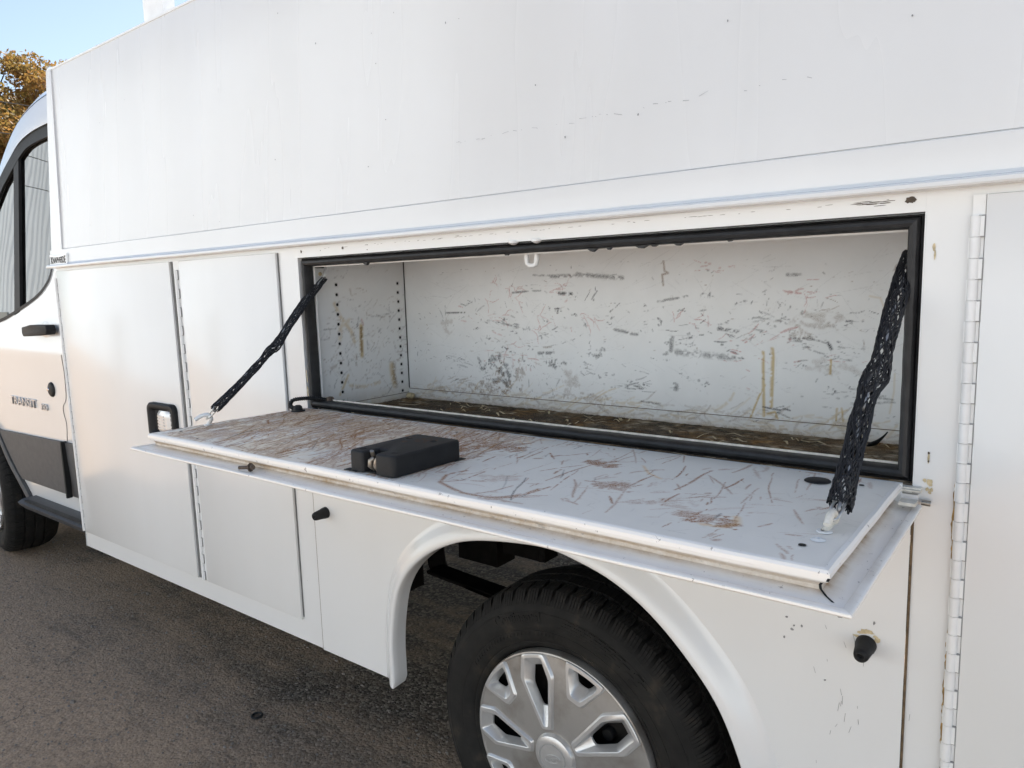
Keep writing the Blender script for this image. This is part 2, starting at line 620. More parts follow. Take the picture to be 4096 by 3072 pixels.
class Stains:
    def __init__(s, u0, u1, v0, v1, step, seed):
        s.u0, s.v0 = u0, v0
        s.nu = int(round((u1 - u0) / step)) + 1
        s.nv = int(round((v1 - v0) / step)) + 1
        s.du = (u1 - u0) / (s.nu - 1)
        s.dv = (v1 - v0) / (s.nv - 1)
        s.U = u0 + np.arange(s.nu) * s.du
        s.V = v0 + np.arange(s.nv) * s.dv
        s.A = np.zeros((s.nv, s.nu, 4), np.float32)
        s.br = 0.5 * vnoise(s.nv, s.nu, 330, seed) + 0.5 * vnoise(s.nv, s.nu, 110, seed + 1)
        s.r = np.random.default_rng(seed)

    def seg(s, ch, a, b, w, k, brk=0.5):
        """a soft broken segment from a to b, half width w (m), strength k"""
        i0 = int((min(a[0], b[0]) - w - s.u0) / s.du); i1 = int((max(a[0], b[0]) + w - s.u0) / s.du) + 2
        j0 = int((min(a[1], b[1]) - w - s.v0) / s.dv); j1 = int((max(a[1], b[1]) + w - s.v0) / s.dv) + 2
        i0, j0 = max(i0, 0), max(j0, 0)
        i1, j1 = min(i1, s.nu), min(j1, s.nv)
        if i1 <= i0 or j1 <= j0:
            return
        X, Y_ = np.meshgrid(s.U[i0:i1], s.V[j0:j1])
        dx, dy = b[0] - a[0], b[1] - a[1]
        q = dx * dx + dy * dy + 1e-12
        t = np.clip(((X - a[0]) * dx + (Y_ - a[1]) * dy) / q, 0, 1)
        d = np.hypot(X - a[0] - t * dx, Y_ - a[1] - t * dy)
        m = np.clip(1.3 - 1.3 * d / w, 0, 1)
        m = m * np.clip((s.br[j0:j1, i0:i1] - brk * 0.75 + 0.12 * m) * 5, 0, 1) if brk > 0 else m
        sl = s.A[j0:j1, i0:i1, ch]
        np.maximum(sl, m * k, out=sl)

    def line(s, ch, pts, w, k, brk=0.4, taper=False):
        pts = [np.array(p, float) for p in pts]
        for i in range(len(pts) - 1):
            ww = w * (1 - 0.6 * i / max(1, len(pts) - 1)) if taper else w
            s.seg(ch, pts[i], pts[i + 1], ww, k, brk)

    def wander(s, ch, p, ang, ln, w, k, curl=0.25, n=5, brk=0.4):
        p = np.array(p, float)
        for i in range(n):
            ang += s.r.normal(0, curl)
            q = p + np.array([math.cos(ang), math.sin(ang)]) * ln / n
            s.seg(ch, p, q, w * (0.5 + 0.5 * math.sin(math.pi * (i + 0.5) / n)), k, brk)
            p = q

    def blob(s, ch, c, ru, rv, k, brk=0.5, n=14):
        for i in range(n):
            a = s.r.random() * 6.28
            rr = math.sqrt(s.r.random())
            p = (c[0] + ru * rr * math.cos(a), c[1] + rv * rr * math.sin(a))
            s.seg(ch, p, (p[0] + s.r.normal(0, ru * .3), p[1] + s.r.normal(0, rv * .3)), min(ru, rv) * (0.15 + 0.4 * s.r.random()), k, brk)

    def smear(s, ch, c, ru, rv, ang, k, n=20, brk=0.45):
        """a bundle of near-parallel drags round c: ru along ang, rv across it"""
        ca, sa = math.cos(ang), math.sin(ang)
        for i in range(n):
            a, b = s.r.normal(0, 0.5) * ru, s.r.normal(0, 0.5) * rv
            p = (c[0] + ca * a - sa * b, c[1] + sa * a + ca * b)
            s.wander(ch, p, ang + s.r.normal(0, 0.22), ru * (0.15 + 0.9 * s.r.random() ** 1.6), 0.0012 + 0.0045 * s.r.random() ** 2.2, k * (0.45 + 0.55 * s.r.random()), 0.10, 5, brk + 0.15 * s.r.random())

    def mesh(s, name, fn, mat, parent, keep=None, holes=None):
        U, V_ = np.meshgrid(s.U, s.V)
        P = fn(U.ravel(), V_.ravel())
        nu, nv = s.nu, s.nv
        idx = np.arange(nu * nv).reshape(nv, nu)
        q = np.stack([idx[:-1, :-1], idx[:-1, 1:], idx[1:, 1:], idx[1:, :-1]], -1).reshape(-1, 4)
        verts = P.astype(np.float64)
        stain = s.A.reshape(-1, 4)
        extra_f = []
        if holes:
            mask = np.ones((nv - 1, nu - 1), bool)
            ev, es = [], []
            for (hu, hv, hr) in holes:
                ci = int(round((hu - s.u0) / s.du)); cj = int(round((hv - s.v0) / s.dv))
                mask[cj - 2:cj + 2, ci - 2:ci + 2] = False
                ringi = [(cj - 2, ci + k) for k in range(-2, 2)] + [(cj + k, ci + 2) for k in range(-2, 2)] + \
                        [(cj + 2, ci - k) for k in range(-2, 2)] + [(cj - k, ci - 2) for k in range(-2, 2)]
                base = len(verts) + len(ev)
                cu_, cv_ = s.U[ci], s.V[cj]
                for (j, i) in ringi:
                    a = math.atan2(s.V[j] - cv_, s.U[i] - cu_)
                    ev.append(fn(np.array([cu_ + hr * math.cos(a)]), np.array([cv_ + hr * math.sin(a)]))[0])
                    es.append((0.25, 0.2, 0, 0))
                m = len(ringi)
                for k in range(m):
                    j, i = ringi[k]; j2, i2 = ringi[(k + 1) % m]
                    extra_f.append((idx[j, i], idx[j2, i2], base + (k + 1) % m, base + k))
            verts = np.vstack([verts, np.array(ev)])
            stain = np.vstack([stain, np.array(es, np.float32)])
            q = q[mask.ravel()]
        if extra_f:
            q = np.vstack([q, np.array(extra_f)])
        me = bpy.data.meshes.new(name)
        me.vertices.add(len(verts))
        me.vertices.foreach_set('co', verts.ravel())
        me.loops.add(q.size)
        me.loops.foreach_set('vertex_index', q.ravel().astype(np.int32))
        me.polygons.add(len(q))
        me.polygons.foreach_set('loop_start', np.arange(0, q.size, 4, dtype=np.int32))
        me.update(calc_edges=True)
        at = me.attributes.new('stain', 'FLOAT_COLOR', 'POINT')
        at.data.foreach_set('color', stain.astype(np.float32).ravel())
        me.materials.append(M[mat])
        return link(bpy.data.objects.new(name, me), parent)


# ================================================================ GROUND
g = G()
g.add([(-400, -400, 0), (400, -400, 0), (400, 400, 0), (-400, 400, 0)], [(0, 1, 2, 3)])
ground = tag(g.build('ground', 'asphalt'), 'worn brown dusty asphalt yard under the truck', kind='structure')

# loose grit on the asphalt
pv, pf = [], []
for i in range(7500):
    t = rng.random()
    x = -4.6 + 3.6 * rng.random()
    y = -1.0 + 1.5 * rng.random()
    rr = 0.0014 + 0.0040 * rng.random() ** 3.5
    if rng.random() < 0.012:
        rr *= 1.8
    k = len(pv)
    a0 = rng.random() * 6.28
    sx, sy, sz = rr * (0.8 + 0.8 * rng.random()), rr * (0.7 + 0.5 * rng.random()), rr * (0.45 + 0.4 * rng.random())
    for j in range(5):
        a = a0 + j * 1.2566
        pv.append((x + sx * math.cos(a), y + sy * math.sin(a), -0.0005))
    for j in range(5):
        a = a0 + j * 1.2566 + 0.3
        pv.append((x + sx * 0.62 * math.cos(a), y + sy * 0.62 * math.sin(a), sz))
    pf.append(tuple(k + 5 + j for j in range(5)))
    for j in range(5):
        pf.append((k + j, k + (j + 1) % 5, k + 5 + (j + 1) % 5, k + 5 + j))
# a crack running through the asphalt
crk = spline([(-2.55, -0.62), (-2.62, -0.52), (-2.60, -0.43), (-2.70, -0.36), (-2.74, -0.25), (-2.86, -0.20), (-2.93, -0.10)], 70)
cv, cf = [], []
for i, (x, y) in enumerate(crk):
    wd = 0.0004 + 0.0020 * rng.random() ** 1.5
    jx, jy = rng.normal(0, .004), rng.normal(0, .003)
    cv += [(x + jx - wd, y + jy, 0.0012), (x + jx + wd, y + jy + wd * .5, 0.0012)]
cf = [(2 * i, 2 * i + 1, 2 * i + 3, 2 * i + 2) for i in range(69)]
mo('asphalt_crack', cv, cf, 'dark_stain', ground)
grit = mo('grit', pv, pf, 'pebble')
tag(grit, 'small loose grit and gravel scattered on the asphalt', 'gravel', kind='stuff')

# rubber ring on the asphalt
g = G()
rp = []
for i in range(10):
    a = 2 * math.pi * i / 10
    rp.append((0.0155 + 0.0035 * math.cos(a), 0.0036 + 0.0033 * math.sin(a)))
g.lathe(rp, (-1.964, 0.027, 0.0), 'z', 28, close=True)
tag(g.build('rubber_ring', 'rubber', None, 60), 'small black rubber ring lying on the asphalt', 'ring')

# ================================================================ SERVICE TRUCK
TR = empty('service_truck', (-1.5, 1.13, 0), 'white utility service truck with its long side compartment door folded down', 'truck')
BW = 2.26                      # overall body width
XF, XR = -3.03, 0.78           # body front and rear
ZB, ZT = 0.358, 1.444          # skirt bottom, underside of the rail


def lean(z):
    return max(0.0, (z - 1.515) * 0.078)


# --- upper side: one big leaning panel with a folded front post
ZTOP = 2.160
v, f = [], []
nx, nz = 40, 12
for j in range(nz + 1):
    z = 1.5142 + (ZTOP - 1.5142) * j / nz
    for i in range(nx + 1):
        x = (XF + 0.085 - 0.05 * j / nz) + (XR - XF - 0.085 + 0.05 * j / nz) * i / nx
        v.append((x, lean(z) - 0.0015 * math.sin(3.1 * x + 1.0) * math.sin(math.pi * j / nz), z))
for j in range(nz):
    for i in range(nx):
        a = j * (nx + 1) + i
        f.append((a, a + 1, a + nx + 2, a + nx + 1))
mo('upper_side_panel', v, f, 'upper_paint', TR, 40)
G().box(XF + 0.05, XR, 0.0030, 0.0055, 1.506, 1.522).build('panel_seam', 'white_trim', TR)
# top hem of the panel and roof skin
g = G()
g.box(XF + 0.03, XR, lean(ZTOP) - 0.002, lean(ZTOP) + 0.02, ZTOP, ZTOP + 0.006)
g.build('panel_hem', 'white_trim', TR)
G().box(XF, XR, lean(ZTOP) + 0.02, BW - 0.07, ZTOP - 0.02, ZTOP + 0.002).build('roof', 'upper_paint', TR)
# front post (folded edge in front of the panel)
post = [(XF, -0.001, 1.508), (XF + 0.092, -0.001, 1.508), (XF + 0.040, lean(ZTOP) - 0.001, ZTOP), (XF, lean(ZTOP) - 0.001, ZTOP + 0.004)]
g = G()
pv = [(p[0], p[1] - 0.004, p[2]) for p in post] + [(p[0], p[1] + 0.02, p[2]) for p in post]
g.add(pv, [(0, 1, 2, 3), (7, 6, 5, 4), (0, 4, 5, 1), (1, 5, 6, 2), (2, 6, 7, 3), (3, 7, 4, 0)])
g.build('front_post', 'white_paint', TR)
G().box(XF - 0.004, XF + 0.03, lean(ZTOP) + 0.0, lean(ZTOP) + 0.05, ZTOP - 0.012, ZTOP + 0.010).build('corner_cap', 'white_trim', TR)
# front, rear and far walls of the box
g = G()
g.add([(XF, 0.0, ZB), (XF, BW, ZB), (XF, BW - 0.05, ZTOP), (XF, lean(ZTOP), ZTOP)], [(0, 1, 2, 3)])
g.build('front_wall', 'white_paint', TR)
g = G()
g.add([(XR, 0.0, ZB), (XR, BW, ZB), (XR, BW - 0.05, ZTOP), (XR, lean(ZTOP), ZTOP)], [(0, 1, 2, 3)])
g.build('rear_wall', 'white_paint', TR)
g = G()
g.add([(XF, BW, 1.0), (XR, BW, 1.0), (XR, BW - 0.05, ZTOP), (XF, BW - 0.05, ZTOP)], [(0, 1, 2, 3)])
g.add([(XF, BW, ZB), (-1.30, BW, ZB), (-1.30, BW, 1.0), (XF, BW, 1.0)], [(0, 1, 2, 3)])
g.add([(-0.36, BW, ZB), (XR, BW, ZB), (XR, BW, 1.0), (-0.36, BW, 1.0)], [(0, 1, 2, 3)])
g.build('far_side_panel', 'white_paint', TR)

# --- drip rail: folded band with a projecting lower ledge, swept along the body
prof = [(0.006, 1.5125), (-0.0035, 1.5125), (-0.0050, 1.5115), (-0.0055, 1.508), (-0.0070, 1.464), (-0.010, 1.459), (-0.022, 1.4565), (-0.0245, 1.454), (-0.025, 1.449),
        (-0.0235, 1.4465), (-0.012, 1.4455), (0.006, 1.4455)]
v, f = [], []
n = 60
for i in range(n + 1):
    x = (XF - 0.012) + (XR - XF + 0.012) * i / n
    for (y, z) in prof:
        v.append((x, y + 0.0006 * math.sin(9 * x) * math.sin(2.3 * x), z + 0.0004 * math.sin(7 * x)))
m = len(prof)
for i in range(n):
    for k in range(m - 1):
        f.append((i * m + k, (i + 1) * m + k, (i + 1) * m + k + 1, i * m + k + 1))
f.append(tuple(range(m)))
rail = mo('drip_rail', v, f, 'white_paint', TR, 25)

# --- flat side skin, front and rear of the open compartment (2 mm behind the fender skin)
PX0, PX1 = -1.5625, -0.1590          # seams of the fender panel
OX0, OX1, OZ0, OZ1 = -1.564, -0.159, 1.0275, 1.4185
g = G()
g.box(XF, OX0, 0.004, 0.010, ZB, 1.4455)
side = g.build('side_skin', 'white_paint', TR)
G().box(OX0, OX1, 0.0035, 0.0095, OZ1, 1.4455).build('header_strip', 'white_paint', TR)
G().box(OX1, XR, 0.004, 0.010, ZB, 1.4455).build('side_skin', 'white_paint', TR)
# dark seams either side of the fender skin
g = G().box(PX0 - 0.0032, PX0 - 0.0002, 0.0012, 0.0038, ZB + 0.001, 1.03)
g.build('seam', 'grime_seam', TR)
g = G().box(PX1 + 0.0004, PX1 + 0.0036, 0.0012, 0.0038, ZB + 0.001, 1.00)
g.build('seam', 'grime_seam', TR)

# --- fender panel with flared wheel opening
ac = [(-1.2545, 0.376), (-1.2545, 0.42), (-1.2540, 0.47), (-1.245, 0.54), (-1.225, 0.616), (-1.187, 0.676), (-1.124, 0.731), (-1.050, 0.770), (-0.9825, 0.792), (-0.882, 0.808),
      (-0.789, 0.814), (-0.724, 0.804), (-0.643, 0.780), (-0.5675, 0.737), (-0.496, 0.673), (-0.436, 0.598), (-0.394, 0.502), (-0.378, 0.43), (-0.372, 0.358)]
ac = spline(ac, 72)
tan = np.gradient(ac, axis=0)
tan /= np.linalg.norm(tan, axis=1)[:, None]
nrm = np.stack([-tan[:, 1], tan[:, 0]], 1)     # points away from the wheel
ring = []
#        offset outward, y
for off, y in ((0.054, 0.0), (0.049, -0.0015), (0.040, -0.008), (0.028, -0.019), (0.016, -0.027), (0.006, -0.0305), (0.001, -0.0300), (-0.0015, -0.026), (-0.002, -0.012), (-0.002, 0.014)):
    pts = ac + nrm * off
    ring.append([(p[0], y, p[1]) for p in pts])
# flat part
out0 = [(p[0], p[2]) for p in ring[0]]
foot = [(-1.295, ZB + 0.0), (-1.318, ZB + 0.001)]
out0 = [q for q in out0 if q[1] > ZB + 0.010]
mono, mx_ = [], 9.0
for q in reversed(out0):
    if q[0] < mx_ - 1e-5:
        mono.append(q)
        mx_ = q[0]
out0 = list(reversed(mono))
poly = [(PX0, ZB), (-1.33, ZB - 0.001)] + [(-1.312, ZB + 0.012)] + out0 + [(out0[-1][0], ZB), (PX1, ZB), (PX1, 1.026), (PX0, 1.026)]
lo = [(PX0, ZB), (out0[0][0] - 0.0004, ZB)] + out0 + [(out0[-1][0] + 0.0005, ZB), (PX1, ZB)]
v, f = [], []
for x, z in lo:
    v += [(x, 0.0, z), (x, 0.0, 1.026)]
for i in range(len(lo) - 1):
    f.append((2 * i, 2 * i + 2, 2 * i + 3, 2 * i + 1))
fender = mo('fender_panel', v, f, 'white_paint', TR)
v, f = [], []
m = len(ac)
for rg in ring:
    v += rg
for i in range(len(ring) - 1):
    for k in range(m - 1):
        f.append((i * m + k, i * m + k + 1, (i + 1) * m + k + 1, (i + 1) * m + k))
# rounded foot in front of the wheel closes the flare to the skirt line
base = len(v)
fl = [r_[0] for r_ in ring]
for i, p in enumerate(fl):
    t = i / (len(fl) - 1)
    v.append((p[0] - (0.008 * max(0.0, t - 0.5) * 2), p[1], ZB + 0.0005))
for i in range(len(fl) - 1):
    f.append((i * m, (i + 1) * m, base + i + 1, base + i))
mo('wheel_flare', v, f, 'white_paint', fender, 60)

# --- body underside and wheel house
g = G()
g.box(XF, -1.625, 0.012, 0.46, ZB + 0.006, ZB + 0.012)
g.box(-1.631, -1.6255, 0.012, 0.46, ZB + 0.013, 0.99)
g.box(-1.6250, -0.30, 0.46, 0.466, 0.80, 0.99)
g.box(-1.6250, -0.30, 0.014, 0.46, 0.955, 0.965)
g.box(-0.34, -0.33, 0.012, 0.46, ZB + 0.006, 0.99)
g.box(-0.33, XR, 0.012, 0.46, ZB + 0.006, ZB + 0.012)
g.box(XF, -1.6315, 0.455, 0.461, ZB + 0.013, 0.80)
g.box(XF, XR, 0.467, 1.80, 0.80, 0.83)
g.box(XF, -1.275, 1.80, BW - 0.01, ZB + 0.006, ZB + 0.012)
g.build('underbody', 'undercarriage', TR)
G().box(-5.0, 0.7, 0.62, 0.70, 0.52, 0.70).box(-5.0, 0.7, 1.56, 1.64, 0.52, 0.70).box(-1.75, -1.67, 0.70, 1.56, 0.54, 0.66).box(0.0, 0.08, 0.70, 1.56, 0.54, 0.66).build('frame_rail', 'undercarriage', TR)
g = G()
g.tube([(-0.795, 0.25, 0.35), (-0.795, 2.01, 0.35)], 0.045, 16)
g.tube([(-0.795, 0.98, 0.35), (-0.795, 1.06, 0.35), (-0.795, 1.13, 0.35), (-0.795, 1.20, 0.35), (-0.795, 1.28, 0.35)], [0.05, 0.12, 0.15, 0.12, 0.05], 20)
g.build('rear_axle', 'undercarriage', TR, 40)
for yy in (0.46, 1.74):
    g = G()
    for lv, ln in ((0, 0.78), (1, 0.62), (2, 0.42)):
        P = []
        for i in range(17):
            s = -1 + 2 * i / 16
            P.append((-0.795 + s * ln, yy, 0.405 - lv * 0.012 - 0.03 * (1 - s * s) * 1.0 + 0.02))
        for i in range(16):
            a, b = P[i], P[i + 1]
            g.add([(a[0], yy - .035, a[2]), (a[0], yy + .035, a[2]), (a[0], yy + .035, a[2] + .010), (a[0], yy - .035, a[2] + .010),
                   (b[0], yy - .035, b[2]), (b[0], yy + .035, b[2]), (b[0], yy + .035, b[2] + .010), (b[0], yy - .035, b[2] + .010)],
                  [(0, 1, 5, 4), (2, 3, 7, 6), (0, 4, 7, 3), (1, 2, 6, 5)])
    g.build('leaf_spring', 'undercarriage', TR)
g = G()
g.tube([(-1.62, 0.50, 0.60), (-1.60, 0.50, 0.43), (-1.585, 0.50, 0.40)], 0.03, 10)
g.box(-1.52, -1.36, 0.52, 0.61, 0.46, 0.66)
g.tube([(-1.20, 0.56, 0.70), (-1.22, 0.56, 0.50)], 0.014, 8)
g.tube([(-1.05, 0.52, 0.78), (-0.90, 0.50, 0.38)], 0.03, 10)
g.box(-1.36, -1.20, 0.55, 0.62, 0.50, 0.58)
g.build('suspension_bracket', 'undercarriage', TR)

# ================================================================ doors on the side
def slab(name, x0, x1, z0, z1, parent, yf=-0.004, yb=0.0035):
    bm = bmesh.new()
    q = G().box(x0, x1, yf, yb, z0, z1)
    vv = [bm.verts.new(p) for p in q.v]
    for fc in q.f:
        bm.faces.new([vv[i] for i in fc])
    bmesh.ops.recalc_face_normals(bm, faces=bm.faces)
    ed = [e for e in bm.edges if abs(e.verts[0].co.y - yf) < 1e-6 and abs(e.verts[1].co.y - yf) < 1e-6]
    bmesh.ops.bevel(bm, geom=ed, offset=0.0026, segments=2, affect='EDGES', profile=0.5)
    return bmo(name, bm, 'white_paint', parent, 40)


door1 = slab('cabinet_door', -3.012, -2.1885, 0.422, 1.4345, TR, -0.005)
door2 = slab('cabinet_door', -2.132, -1.6465, 0.423, 1.4345, TR, -0.005)
door3 = slab('cabinet_door', -0.0885, 0.62, 0.422, 1.4345, TR, -0.004)
# dark strips on the skin, painting in the shadow of the door gaps
G().box(-2.1882, -2.1790, 0.0015, 0.0039, 0.422, 1.4345).build('door_gap', 'gap_shade', TR)
G().box(-1.6462, -1.6435, 0.0015, 0.0039, 0.430, 1.4345).build('door_gap', 'gap_shade', TR)

# --- piano hinges: alternating knuckles on a barrel, each knuckle a piece
def knuckle_mesh(side):
    g = G()
    h = 0.0275
    n = 12
    r_ = 0.0064
    prof = []
    # barrel half showing outward plus a tab going to +x or -x
    v, f = [], []
    ang = [math.pi + math.pi * k / n for k in range(n + 1)]
    for zz in (0.0, h):
        for a in ang:
            v.append((r_ * math.cos(a), r_ * math.sin(a) * 1.05, zz))
    for k in range(n):
        f.append((k, k + 1, n + 1 + k + 1, n + 1 + k))
    f.append(tuple(range(n + 1)))
    f.append(tuple(reversed(range(n + 1, 2 * n + 2))))
    g.add(v, f)
    if side > 0:
        g.box(0.004, 0.0098, -0.0034, 0.0, 0.0008, h - 0.0008)
    else:
        g.box(-0.0075, -0.003, -0.0012, 0.0, 0.0, h)
    return g


KG = G().box(0.003, 0.0114, -0.0022, 0.0, -0.0009, 0.0284)  # grey block behind the tab, painting the gap's shadow as an outline
KA = knuckle_mesh(1)
KB = knuckle_mesh(-1)


def hinge(x, z0, z1, leaf0, leaf1, yb, flip=False, first=[]):
    hp = G().box(leaf0, leaf1, yb, yb + 0.003, z0, z1).build('piano_hinge', 'white_trim', TR)
    pitch = 0.0281
    if not first:
        first.append(KA.build('knuckle', 'white_trim', hp, 30))
        first.append(KB.build('knuckle', 'white_trim', hp, 30))
        first.append(KG.build('knuckle_shade', 'hinge_shade', hp))
        fresh = True
    else:
        fresh = False
    n = int((z1 - z0) / pitch)
    for i in range(n):
        src = first[i % 2]
        if fresh and i < 2:
            o = src
        else:
            o = copy_of(src, hp, name='knuckle')
        mtx = Matrix.Translation((x, yb - 0.0005, z0 + i * pitch))
        if flip:
            mtx = mtx @ Matrix.Scale(-1, 4, (1, 0, 0))
        o.matrix_basis = mtx
        if i % 2 == 0:
            q = first[2] if (fresh and i == 0) else copy_of(first[2], hp, name='knuckle_shade')
            q.matrix_basis = mtx
    return hp


hinge(-3.0265, 0.424, 1.4345, -3.040, -3.0125, -0.001)
hinge(-2.1535, 0.424, 1.4345, -2.170, -2.1325, -0.001)
hinge(-0.0990, 0.424, 1.4345, -0.1035, -0.0890, -0.001)

# --- paddle latch on the front cabinet door
lx0, lx1, lz0, lz1 = -2.388, -2.216, 0.868, 0.988
def rrect(x0, x1, z0, z1, r_, n=5):
    P = []
    for cx, cz, a0 in ((x1 - r_, z0 + r_, -90), (x1 - r_, z1 - r_, 0), (x0 + r_, z1 - r_, 90), (x0 + r_, z0 + r_, 180)):
        for k in range(n + 1):
            a = R(a0 + 90 * k / n)
            P.append((cx + r_ * math.cos(a), cz + r_ * math.sin(a)))
    return P
loops = []
for ins, y in ((0, -0.0052), (0.0, -0.016), (0.004, -0.021), (0.012, -0.022), (0.018, -0.019), (0.026, -0.0065)):
    loops.append([(x, y, z) for x, z in rrect(lx0 + ins, lx1 - ins, lz0 + ins, lz1 - ins, max(0.004, 0.022 - ins * 0.5))])
v = [p for l in loops for p in l]
m = len(loops[0])
f = []
for i in range(len(loops) - 1):
    for k in range(m):
        f.append((i * m + k, i * m + (k + 1) % m, (i + 1) * m + (k + 1) % m, (i + 1) * m + k))
f.append(tuple((len(loops) - 1) * m + k for k in range(m)))
mo('latch_bezel', v, f, 'plastic_black', door1, 35)
g = G()
pad = [(lx0 + 0.052, -0.0066), (lx0 + 0.058, -0.014), (lx0 + 0.085, -0.0185), (lx0 + 0.118, -0.0165), (lx0 + 0.128, -0.0066)]
for z0_, z1_ in ((lz0 + 0.020, lz1 - 0.024),):
    v, f = [], []
    for j in range(8):
        z = z0_ + (z1_ - z0_) * j / 7
        for (x, y) in pad:
            v.append((x - (0.006 if j in (0, 7) else 0) * (1 if x > lx0 + 0.09 else -1), y + (0.004 if j in (0, 7) and y < -0.007 else 0), z))
    for j in range(7):
        for k in range(4):
            f.append((j * 5 + k, j * 5 + k + 1, (j + 1) * 5 + k + 1, (j + 1) * 5 + k))
    f.append((0, 1, 2, 3, 4)); f.append(tuple(35 + k for k in range(5)))
    g.add(v, f)
for k in range(5):
    z = lz0 + 0.036 + k * 0.010
    g.box(lx0 + 0.066, lx0 + 0.104, -0.0196, -0.0160, z, z + 0.0045)
g.build('paddle', 'paddle_metal', door1, 35)
text('latch_lettering', 'KNAPHEIDE', 0.0145, 0.0006, 'plastic_grey', door1, (lx1 - 0.0125, -0.0216, 0.5 * (lz0 + lz1)), (0, 0, 1), (-1, 0, 0))

# --- maker's badge on the rail
bc = (-2.957, 1.4722)
bw_, bh = 0.0715, 0.0225
top = [(bc[0] - bw_ + 2 * bw_ * k / 14, bc[1] + bh - 0.007 * math.sin(math.pi * k / 14)) for k in range(15)]
bot = [(bc[0] + bw_ - 2 * bw_ * k / 14, bc[1] - bh + 0.007 * math.sin(math.pi * k / 14)) for k in range(15)]
badge = G().prism(top + bot, 'y', -0.0070, -0.0130).build('badge', 'chrome', rail)
ins = lambda P, sx, sz: [(bc[0] + (x - bc[0]) * sx, bc[1] + (z - bc[1]) * sz) for x, z in P]
G().prism(ins(top + bot, 0.962, 0.88), 'y', -0.0125, -0.0135).build('badge_field', 'white_trim', rail)
def bwarp(a, b, c):
    u = a / bw_
    k = 1.0 - 0.28 * (1 - u * u)
    return Vector((bc[0] + a, -0.0136 - c, bc[1] + b * k))
text('badge_lettering', 'KNAPHEIDE', 0.0400, 0.0006, 'letter_dark', rail, (0, 0, 0), sx=0.60, offset=0.0006, warp=bwarp)

# ================================================================ OPEN COMPARTMENT
WX0, WX1 = -1.566, -0.150
BY = 0.380
FZ, CZ = 1.005, 1.435
# back wall with scuffs
S = Stains(WX0, WX1, FZ - 0.002, CZ, 0.0019, 21)
r = S.r
def dens(u):       # where scuffs gather
    return 0.35 + 0.65 * math.exp(-((u + 1.08) / 0.22) ** 2) + 0.55 * math.exp(-((u + 0.62) / 0.25) ** 2)
for k in range(75):
    cu0 = WX0 + 0.06 + (WX1 - WX0 - 0.10) * r.random()
    if r.random() > dens(cu0):
        continue
    cv0 = np.clip(r.normal(1.19, 0.075), FZ + 0.04, 1.36)
    ch0 = 0 if r.random() < 0.62 else (1 if r.random() < 0.62 else 2)
    a0 = r.normal(0, 0.10) if r.random() < 0.75 else r.normal(1.3, 0.4)
    sp_u, sp_v = 0.008 + 0.05 * r.random() ** 1.5, 0.004 + 0.022 * r.random() ** 1.5
    kk = 0.5 + 0.5 * r.random()
    for q in range(int(2 + 16 * r.random() ** 1.6)):
        S.wander(ch0 if r.random() < .85 else 0, (cu0 + r.normal(0, sp_u), cv0 + r.normal(0, sp_v)), a0 + r.normal(0, 0.18), 0.004 + 0.035 * r.random() ** 2.2,
                 0.0011 + 0.0028 * r.random() ** 3, kk * (0.6 + 0.4 * r.random()), 0.10, 4, 0.24 + 0.34 * r.random())
for k in range(420):      # tiny isolated nicks
    S.wander(0 if r.random() < .75 else 1, (WX0 + 0.03 + (WX1 - WX0 - 0.05) * r.random(), np.clip(r.normal(1.2, 0.09), FZ + .02, 1.38)), r.normal(0, 0.5) if r.random() < .6 else r.random() * 3.14,
             0.002 + 0.010 * r.random() ** 2, 0.0012 + 0.0008 * r.random(), 0.25 + 0.7 * r.random() ** 2, 0.1, 2, 0.3)
for i in range(300):   # faint hairline scratches
    u = WX0 + (WX1 - WX0) * r.random(); vv_ = 1.03 + 0.35 * r.random()
    S.wander(0, (u, vv_), r.normal(0, 0.5), 0.02 + 0.08 * r.random(), 0.0011, 0.10 + 0.12 * r.random(), 0.05, 5, 0.55)
for i in range(80):    # darker rubs
    u = WX0 + 0.15 + (WX1 - WX0 - 0.25) * r.random(); vv_ = np.clip(r.normal(1.19, 0.07), 1.04, 1.36)
    if r.random() < dens(u):
        S.blob(0, (u, vv_), 0.006 + 0.012 * r.random(), 0.003 + 0.006 * r.random(), 0.55 + 0.4 * r.random(), 0.62, 7)
for p, q, w_, k_ in (((-1.019, 1.309), (-0.978, 1.307), .006, 1), ((-1.165, 1.313), (-1.12, 1.316), .004, .8), ((-1.12, 1.316), (-1.073, 1.317), .003, .7), ((-1.097, 1.357), (-1.02, 1.353), .004, .55),
                  ((-1.04, 1.352), (-0.963, 1.352), .007, .7), ((-0.963, 1.355), (-0.838, 1.342), .008, .65), ((-1.403, 1.26), (-1.333, 1.261), .0035, .95), ((-1.223, 1.235), (-1.155, 1.223), .004, .7),
                  ((-0.745, 1.286), (-0.674, 1.297), .0045, .7), ((-0.711, 1.203), (-0.713, 1.174), .008, .75), ((-0.70, 1.17), (-0.645, 1.168), .011, .6), ((-0.63, 1.166), (-0.57, 1.163), .010, .6),
                  ((-0.60, 1.226), (-0.555, 1.219), .006, .8), ((-0.455, 1.338), (-0.43, 1.337), .005, .7), ((-0.372, 1.20), (-0.366, 1.188), .005, 1), ((-0.42, 1.19), (-0.405, 1.19), .003, .9),
                  ((-1.085, 1.155), (-1.04, 1.157), .006, .8), ((-0.86, 1.22), (-0.80, 1.208), .006, .7), ((-0.70, 1.093), (-0.70, 1.085), .008, .8), ((-0.79, 1.05), (-0.74, 1.046), .004, .7)):
    S.seg(0, p, q, w_, k_, 0.50)
